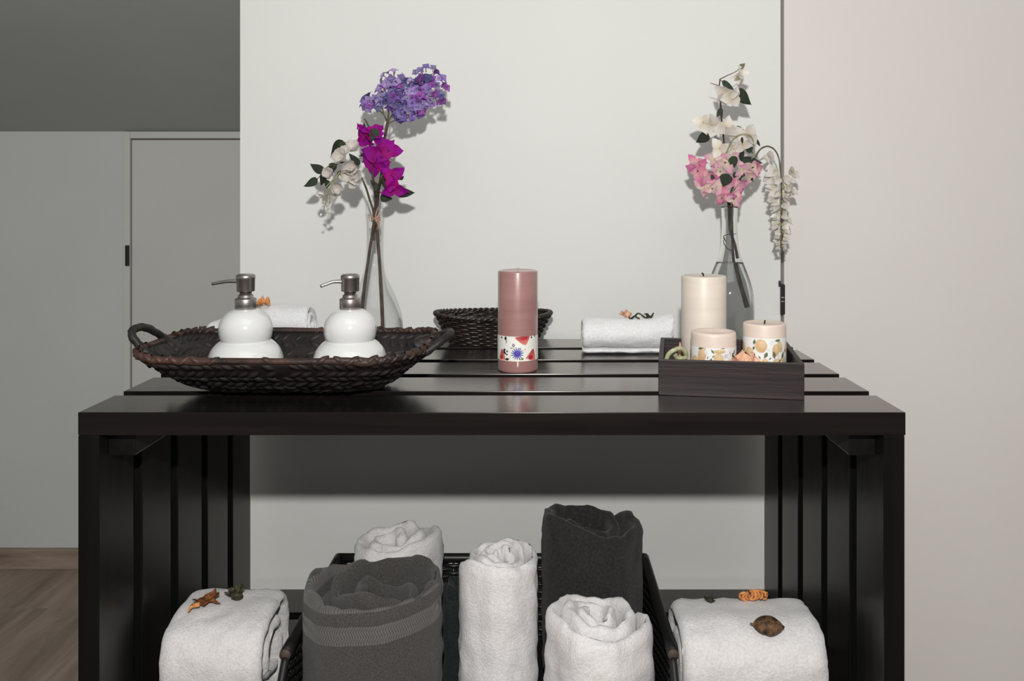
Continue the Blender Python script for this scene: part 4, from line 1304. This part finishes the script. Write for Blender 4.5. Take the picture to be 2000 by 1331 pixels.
# ------------------------------------------------------------------ right vase and its flowers
YR = .49
s_ = (D + YR) / F
yb = VY + (ZC - TT) / s_
v2, b2, inner2 = vase('bottle_vase', 1425, YR, [(40, yb), (46, yb - 2), (47.5, 665), (48, 640), (47.5, 610), (46, 580), (41, 554), (33, 530), (24, 507), (18, 485), (15.8, 462), (15, 440), (15.5, 420), (16.5, 404)],
                      'clear glass bottle vase with white and pink flowers behind the candles', M_glass, .0022)
zw = ZC - (512 - VY) * s_ - TT
wi = sorted([(r + .0003, z) for r, z in inner2 if z < zw and z > .0065], key=lambda q: q[1])
wi = [(.0005, .0057)] + [(wi[0][0] - .002, .0057)] + wi + [(wi[-1][0] - .0012, zw), (.0005, zw)]
link('water', lathe_mesh('water', wi, M_water, 96, False), v2)

YQ = .475
bsp, br_ = spray('white_bougainvillea_spray', 'ivory white bougainvillea spray reaching highest from the right vase', [
    ([P(1450, 600, YR), P(1437, 540, YR), P(1432, 500, YR), P(1430, 450, YR), P(1427, 410, YR - .006), P(1420, 360, YQ), P(1416, 300, YQ), P(1410, 240, YQ), P(1407, 200, YQ), P(1405, 172, YQ), P(1406, 155, YQ)], (.0032, .0011), M_stem),
    ([P(1406, 155, YQ), P(1420, 148, YQ), P(1437, 140, YQ), P(1446, 132, YQ - .004)], (.001, .0006), M_stem_green),
    ([P(1405, 168, YQ), P(1396, 165, YQ), P(1387, 162, YQ)], (.0009, .0006), M_stem_green),
    ([P(1407, 157, YQ), P(1415, 163, YQ), P(1420, 178, YQ)], (.0009, .0006), M_stem_green),
    ([P(1412, 280, YQ), P(1390, 262, YQ - .01), P(1385, 270, YQ - .012)], (.0008, .0005), M_stem_green),
    ([P(1418, 330, YQ), P(1440, 300, YQ - .01), P(1462, 286, YQ - .01), P(1470, 300, YQ - .008)], (.0014, .0008), M_stem)])
rnd = random.Random(21)
def fr(x, y, dy, face, px, kinds, parent, root, ctr, **kw):
    return bract_flower(parent, P(x, y, YQ + dy) - root, face, S(px, YQ), kinds, ctr, rnd, **kw)
fr(1447, 144, -.006, (.4, -.8, .2), 17, BR_WHT, bsp, br_, CTR_CREAM, rot=.3, open_=.5)
fr(1441, 152, -.004, (-.2, -.7, -.3), 15, BR_WHT, bsp, br_, CTR_CREAM, rot=1.2, open_=.4)
fr(1420, 183, -.012, (-.2, -.7, -.5), 30, BR_WHT, bsp, br_, CTR_CREAM, rot=.5, open_=.3)
fr(1430, 190, -.010, (.3, -.8, -.3), 28, BR_WHT, bsp, br_, CTR_CREAM, rot=1.5, open_=.3)
fr(1374, 240, -.008, (-.3, -.9, .2), 27, BR_WHT, bsp, br_, CTR_CREAM, rot=.9, open_=.2)
fr(1396, 246, -.016, (.1, -.9, .3), 26, BR_WHT, bsp, br_, CTR_CREAM, rot=.1, open_=.3)
fr(1417, 250, -.020, (.1, -.9, .1), 28, BR_WHT, bsp, br_, CTR_CREAM, rot=1.7, open_=.3)
fr(1432, 262, -.018, (.2, -.9, .2), 26, BR_WHT, bsp, br_, CTR_CREAM, rot=.6, open_=.3)
fr(1462, 264, -.010, (.3, -.8, .4), 27, BR_WHT, bsp, br_, CTR_CREAM, rot=1.1, open_=.3)
fr(1450, 282, -.016, (.0, -.9, -.2), 22, BR_WHT, bsp, br_, CTR_CREAM, rot=2.1, open_=.35)
fr(1405, 290, -.022, (-.1, -.9, .1), 22, BR_WHT, bsp, br_, CTR_CREAM, rot=.2, open_=.35)
fr(1427, 288, -.020, (.1, -.9, -.3), 20, BR_WHT, bsp, br_, CTR_CREAM, rot=1.0, open_=.35)
for (x0, y0, x1, y1, k, dy, w) in ((1411, 158, 1436, 176, 0, -.002, .9), (1438, 176, 1474, 204, 2, -.002, 1.25), (1410, 212, 1399, 230, 0, -.004, 1.1), (1407, 212, 1412, 232, 1, -.004, .8), (1385, 262, 1358, 278, 1, -.006, 1.5), (1437, 252, 1455, 254, 0, -.003, 1.8), (1458, 296, 1472, 286, 1, -.012, 1.6), (1477, 272, 1486, 287, 0, -.010, .8), (1475, 262, 1476, 285, 1, -.008, .6), (1449, 268, 1452, 284, 2, -.024, .7)):
    leaf(bsp, P(x0, y0, YQ + dy) - br_, P(x1, y1, YQ + dy + .004) - br_, LEAF, k, wscale=w)
for (x0, y0, x1, y1, k) in ((1444, 134, 1456, 123, 0), (1446, 150, 1434, 156, 1)):
    leaf(bsp, P(x0, y0, YQ - .008) - br_, P(x1, y1, YQ - .008) - br_, LEAF_P, k, wscale=1.4)

psp, pr_ = spray('pink_bougainvillea_spray', 'pale pink bougainvillea cluster at the mouth of the right vase', [
    ([P(1441, 505, YR + .004), P(1436, 480, YR + .003), P(1426, 450, YR + .002), P(1424, 420, YR - .002), P(1422, 395, YR - .012), P(1418, 372, YQ - .01), P(1405, 345, YQ - .012), P(1380, 335, YQ - .012)], (.0032, .0012), M_stem),
    ([P(1422, 395, YR - .012), P(1432, 365, YQ - .012), P(1450, 345, YQ - .012), P(1468, 336, YQ - .01)], (.002, .001), M_stem),
    ([P(1418, 472, YR - .004), P(1414, 462, YR - .006), P(1424, 458, YR - .004), P(1438, 457, YR - .002)], (.0009, .0006), M_stem),
    ([P(1432, 492, YR), P(1420, 485, YR - .004), P(1414, 474, YR - .006), P(1416, 464, YR - .006)], (.0009, .0005), M_stem)])
for (x, y, dy, f, px, kind, rot, op) in ((1358, 318, -.016, (-.4, -.8, .3), 24, BR_HOT, .3, .3), (1364, 334, -.022, (-.4, -.8, -.1), 28, BR_HOT, 1.2, .25), (1378, 344, -.024, (-.1, -.9, -.2), 24, BR_HOT, .2, .3),
                                         (1395, 312, -.022, (-.1, -.9, .2), 24, BR_PNK, .6, .3), (1415, 318, -.028, (.1, -.9, .1), 26, BR_PNK, 1.5, .25), (1428, 312, -.026, (.3, -.9, .2), 24, BR_PNK, .9, .3), (1406, 334, -.026, (0, -.9, -.3), 22, BR_PNK, 2.0, .35),
                                         (1450, 332, -.020, (.2, -.9, .1), 24, BR_PNK, .1, .3), (1468, 328, -.016, (.4, -.8, .2), 24, BR_PNK, 1.1, .35), (1462, 345, -.018, (.3, -.9, -.3), 22, BR_PNK, .5, .35), (1480, 330, -.012, (.6, -.7, .1), 18, BR_HOT, .7, .4),
                                         (1376, 366, -.018, (-.2, -.8, -.4), 24, BR_PNK, .9, .3), (1390, 368, -.022, (.1, -.9, -.3), 20, BR_PNK, 1.7, .35), (1410, 362, -.024, (-.1, -.9, -.1), 22, BR_PNK, .4, .3), (1430, 350, -.022, (.1, -.9, .1), 20, BR_PNK, 1.3, .3), (1442, 362, -.020, (.2, -.9, -.2), 22, BR_HOT, .8, .3),
                                         (1418, 382, -.022, (-.1, -.9, -.2), 22, BR_HOT, .2, .3), (1432, 388, -.022, (.1, -.9, -.2), 24, BR_PNK, 1.5, .25), (1440, 380, -.018, (.4, -.8, -.1), 20, BR_HOT, 1.0, .3), (1408, 385, -.018, (-.4, -.8, -.3), 18, BR_HOT, .6, .35)):
    fr(x, y, dy, f, px, kind, psp, pr_, CTR_DARK if rot > 1.05 else CTR_CREAM, rot=rot, open_=op)
for (x0, y0, x1, y1, k, dy, w) in ((1431, 305, 1436, 330, 1, -.034, 1.6), (1422, 340, 1412, 366, 0, -.034, 1.9), (1450, 312, 1492, 318, 0, -.012, 1.0), (1434, 336, 1444, 356, 2, -.026, 1.1), (1468, 348, 1472, 356, 1, -.02, 1.4), (1388, 344, 1398, 348, 0, -.034, 1.7), (1447, 290, 1450, 318, 1, -.010, 1.0)):
    leaf(psp, P(x0, y0, YQ + dy) - pr_, P(x1, y1, YQ + dy + .003) - pr_, LEAF, k, wscale=w)

YS = .50
wis, ws_ = spray('wisteria_spray', 'white wisteria raceme arching out of the right vase and hanging down', [
    ([P(1428, 450, YR - .003), P(1430, 405, YR - .010), P(1436, 370, YS - .015), P(1455, 335, YS - .01), P(1473, 312, YS), P(1483, 294, YS), P(1497, 286, YS), P(1511, 291, YS), P(1520, 306, YS), P(1524, 330, YS), P(1526, 370, YS), P(1527, 420, YS), P(1526, 460, YS), P(1525, 486, YS)], (.0019, .0011), M_stem_green),
    ([P(1418, 300, YQ - .026), P(1432, 272, YQ - .03), P(1452, 262, YQ - .028), P(1468, 268, YQ - .024), P(1473, 290, YQ - .016), P(1468, 312, YQ - .012)], (.0011, .0009), M_stem_pale)])
rnd = random.Random(33)
for k in range(46):
    t = (k + .5) / 46
    y = 326 + 162 * t ** 1.05
    side = 1 if k % 2 else -1
    wid = 40 * (1 - t) ** .9 + 6
    x = 1526 + side * rnd.uniform(.02, .55) * wid
    p = P(x, y, YS + rnd.uniform(-.02, .012))
    d = Vector((side * rnd.uniform(.4, 1.), rnd.uniform(-.5, .2), rnd.uniform(-.75, .25)))
    face = Vector((-side * .3 + rnd.uniform(-.3, .3), -.8, rnd.uniform(.1, .9)))
    sz = S(rnd.uniform(17, 25) * (1 - .55 * t), YS)
    fo = link('flower', CTR_CREAM, wis, None, basis(p - ws_, d, face, sz * .3))
    inv = fo.matrix_basis.inverted()
    link('petal', PT_WIS[k % 3], fo, None, inv @ basis(p - ws_, d, face, sz))
    d2 = Vector((d.x, d.y, d.z - .7)); 
    link('petal', PT_WIS[(k + 1) % 3], fo, None, inv @ basis(p - ws_, d2, face + Vector((0, -.3, -.2)), sz * .75))
for (x0, y0, x1, y1) in ((1498, 300, 1515, 308), (1490, 306, 1512, 316)):
    link('petal', PT_WIS[1], wis, None, basis(P(x0, y0, YS + .02) - ws_, P(x1, y1, YS + .02) - P(x0, y0, YS + .02), (0, -.7, .7), S(24, YS)))
for k in range(10):
    t = k / 9
    y = 350 + 130 * t
    sg = 1 if k % 2 else -1
    leaf(wis, P(1526, y, YS - .006) - ws_, P(1526 + sg * (13 - 6 * t), y + 5, YS - .01) - ws_, LEAF_P, k, wscale=.9)

# ------------------------------------------------------------------ dried flowers, petals and pods lying about
def crumple(name, m, sx_, sy_, sz_, loc, label, cat, seed, rz=0., n=10, fold=1.4, fray=.35, group=None, rx=0.):
    """a dried curled petal: a thick little sheet, folded and frayed"""
    rnd_ = random.Random(seed)
    verts, faces = [], []
    for i in range(n + 1):
        for j in range(n + 1):
            u, v = i / n * 2 - 1, j / n * 2 - 1
            rr = 1 + fray * noise.noise(Vector((math.atan2(v, u) * 2.2, seed, 0)))
            du, dv = u * math.sqrt(1 - v * v / 2) * rr, v * math.sqrt(1 - u * u / 2) * rr
            z = abs(math.sin(du * fold + seed)) * .6 + .45 * noise.noise(Vector((du * 2.2, dv * 2.2, seed))) + .35 * dv * dv
            verts.append((du * sx_, dv * sy_, z * sz_))
    for i in range(n):
        for j in range(n):
            a = i * (n + 1) + j
            faces.append((a, a + n + 1, a + n + 2, a + 1))
    lo = min(v[2] for v in verts)
    verts = [(a, b, c - lo + .0006) for a, b, c in verts]
    mb = MB(); mb.add(verts, faces)
    o = link(name, mb.mesh(name, m), None, loc)
    o.rotation_euler = (rx, 0, rz)
    so = o.modifiers.new('s', 'SOLIDIFY'); so.thickness = .0009
    return tag(o, label, cat, group)

def top_of(ob, x, y, default):
    """height of a towel's upper surface at (x, y)"""
    best = None
    lo = ob.location
    hs = [v.co.z + lo.z for v in ob.data.vertices if abs(v.co.x + lo.x - x) < .010 and abs(v.co.y + lo.y - y) < .010]
    return max(hs) if hs else default
towL = [o for o in bpy.data.objects if o.name.startswith('folded_towel')]
tw = {o['label']: o for o in towL}
tl = next(o for k, o in tw.items() if 'left of the basket' in k)
tr_ = next(o for k, o in tw.items() if 'right of the basket' in k)
def at(px, py, ob):
    """where the view line through a pixel meets the towel's top"""
    for i in range(200):
        Y = .02 + i * .003
        p = P(px, py, Y)
        h = top_of(ob, p.x, p.y, None)
        if h is not None and p.z <= h: return Vector((p.x, p.y, h))
    return P(px, py, .2)
bpy.context.view_layer.update()
p = at(402, 1182, tl)
dl = crumple('dried_leaf', M_dry_brown, .013, .021, .012, p, 'curled orange-brown dried leaf on the left folded towel', 'dried leaf', 3, -.5, fold=2.2, fray=.6)
tube('leaf_tip', [(.002, -.014, .006), (-.002, -.024, .006), (.000, -.032, .002)], (.004, .0008), M_dry_orange, dl, sides=8)
tube('leaf_tip', [(.008, .006, .006), (.016, .004, .006), (.024, .006, .004)], (.003, .0006), M_dry_brown, dl, sides=8)
def dried_head(loc, R, m, label, seed, npet=14):
    t = thing('dried_flower', label, 'dried flower', loc)
    rr = random.Random(seed)
    mb = MB(); seg_blob(mb, Vector((0, 0, R * .35)), Vector((1, 0, 0)), Vector((0, 0, 1)), R * 1.1, R * .5, R * .4, 6, 10)
    link('flower_core', mb.mesh('flower_core', m), t)
    pmm = petal_mesh('dried_petal', m, R * .95, R * .26, .4, -.2, .12, 1., 5, 4, seed)
    for k in range(npet):
        a = 2 * PI * k / npet + rr.uniform(-.2, .2); el = rr.uniform(.1, 1.0)
        d = Vector((math.cos(a) * math.cos(el), math.sin(a) * math.cos(el), math.sin(el)))
        link('dried_petal', pmm, t, None, basis(d * R * .2 + Vector((0, 0, R * .2)), d, Vector((-d.x * d.z, -d.y * d.z, 1))))
    return t
p = at(462, 1172, tl)
dried_head(p, .017, M_dry_dark, 'dark green dried flower head on the left folded towel', 5)
p = at(1386, 1178, tr_)
dried_head(p, .010, M_dry_dark, 'tiny dark green dried bud at the back of the right folded towel', 9, 9)
p = at(1476, 1178, tr_)
cu = thing('wood_curls', 'pale orange curly wood shaving on the right folded towel', 'wood shaving', p)
mb = MB()
rr = random.Random(6)
for k in range(8):
    cx, cz = -.018 + .0048 * k, .007 + rr.uniform(-.001, .003)
    pts = [Vector((cx + .0055 * math.cos(a), rr.uniform(-.002, .002) + .001 * a, cz + .006 * math.sin(a))) for a in [i * .7 + k for i in range(9)]]
    add_tube(mb, pts, .0019, sides=6, n=3)
link('shaving', mb.mesh('shaving', M_dry_orange), cu)
p = at(1500, 1236, tr_)
pod = thing('seed_pod', 'oval brown dried seed pod on the right folded towel', 'seed pod', p)
mb = MB()
verts, faces = [], []
for i in range(15):
    u = i / 14; s = math.sin(PI * (.03 + .94 * u)) ** .62
    for k in range(20):
        a = 2 * PI * k / 20
        b = 1 + .10 * noise.noise(Vector((u * 5, math.cos(a) * 2, math.sin(a) * 2)))
        verts.append(((u - .5) * .040, math.cos(a) * .0145 * s * b, .010 + math.sin(a) * .0105 * s * b + .001))
for i in range(14):
    for k in range(20): faces.append((i * 20 + k, i * 20 + (k + 1) % 20, (i + 1) * 20 + (k + 1) % 20, (i + 1) * 20 + k))
mb.add(verts, faces)
link('pod_shell', mb.mesh('pod_shell', M_pod), pod)
tube('pod_tip', [(-.019, 0, .010), (-.0225, 0, .011), (-.0245, 0, .012)], (.0022, .0008), M_pod, pod, sides=6)
tube('pod_tip', [(.018, 0, .011), (.0205, 0, .011), (.0225, 0, .011)], (.004, .001), M_wick, pod, sides=6)
pod.rotation_euler = (math.radians(20), 0, -.22)

# on the table-top towels
p = P(1224, 624, .44); p.z = top_of(rt, p.x, p.y, p.z)
crumple('dried_petal', M_dry_peach, .011, .010, .016, p, 'peach dried rose petal on the towel beside the candle tray', 'dried petal', 12, .6, fold=1.0, fray=.25, rx=-.5)
p = P(1240, 632, .43); p.z = top_of(rt, p.x, p.y, p.z) - .001
tg = thing('dried_twig', 'curled black dried flower sprig on the towel beside the candle tray', 'dried sprig', p)
mb = MB()
for pts in ([(-.006, 0, .001), (0, 0, .006), (.006, 0, .010), (.012, 0, .007)], [(0, 0, .006), (.004, -.002, .003), (.008, 0, .001)], [(.012, 0, .007), (.018, 0, .003), (.024, 0, .004), (.022, 0, .009), (.016, 0, .009)], [(.024, 0, .004), (.029, 0, .006), (.032, 0, .011)], [(-.006, 0, .001), (-.009, 0, .002), (-.010, 0, .005)]):
    add_tube(mb, [Vector(q) * 1.05 for q in pts], (.0019, .0013), sides=6, n=5, bump=.4)
link('sprig', mb.mesh('sprig', M_dry_dark), tg)
crumple('sprig_head', M_dry_dark, .006, .005, .008, (.026, 0, .001), None, None, 31, 0, fray=.5).parent = tg
p = P(514, 605, .48); p.z = top_of(lt_, p.x, p.y, p.z) - .003
crumple('dried_petal', M_dry_orange, .013, .012, .020, p, 'orange-brown dried petal on the towel behind the left dispenser', 'dried petal', 14, .3, fold=.9, fray=.2, rx=.4)

# potpourri in the wooden tray
def rosette(loc, R, m, label, seed):
    t = thing('dried_rosebud', label, 'dried flower', loc)
    rr = random.Random(seed)
    pm_ = petal_mesh('curled_petal', m, R * 1.0, R * .55, .5, -.5, .1, .2, 6, 5, seed, .4)
    for k in range(8):
        a = k * 2.4; el = .25 + .12 * k
        d = Vector((math.cos(a) * math.cos(el), math.sin(a) * math.cos(el), math.sin(el)))
        link('curled_petal', pm_, t, None, basis(d * R * .1 + Vector((0, 0, R * .12)), d, Vector((-d.x * d.z, -d.y * d.z, 1))))
    return t
ZT2 = TT + .0078
def on_tray(px, py, Y, z=0.): 
    q = P(px, py, Y); q.z = ZT2 + z; return q
rosette(on_tray(1455, 694, .118), .040, M_dry_peach, 'peach dried rosebud between the two short candles in the tray', 2)
tube_t = thing('dried_curl', 'pale green dried curl in the wooden tray left of the candles', 'dried curl', on_tray(1320, 690, .165, .0042))
mb = MB()
add_tube(mb, [(-.016, 0, .0), (-.014, -.004, .030), (-.004, -.004, .041), (.010, 0, .042), (.016, .004, .030), (.004, .002, .028), (-.002, 0, .034)], .0034, sides=8, n=6, bump=.3)
link('curl', mb.mesh('curl', M_dry_green), tube_t)
crumple('dried_petal', M_dry_peach, .009, .007, .040, on_tray(1328, 690, .20, .004), 'small peach dried petal beside the tallest candle', 'dried petal', 23, .2)
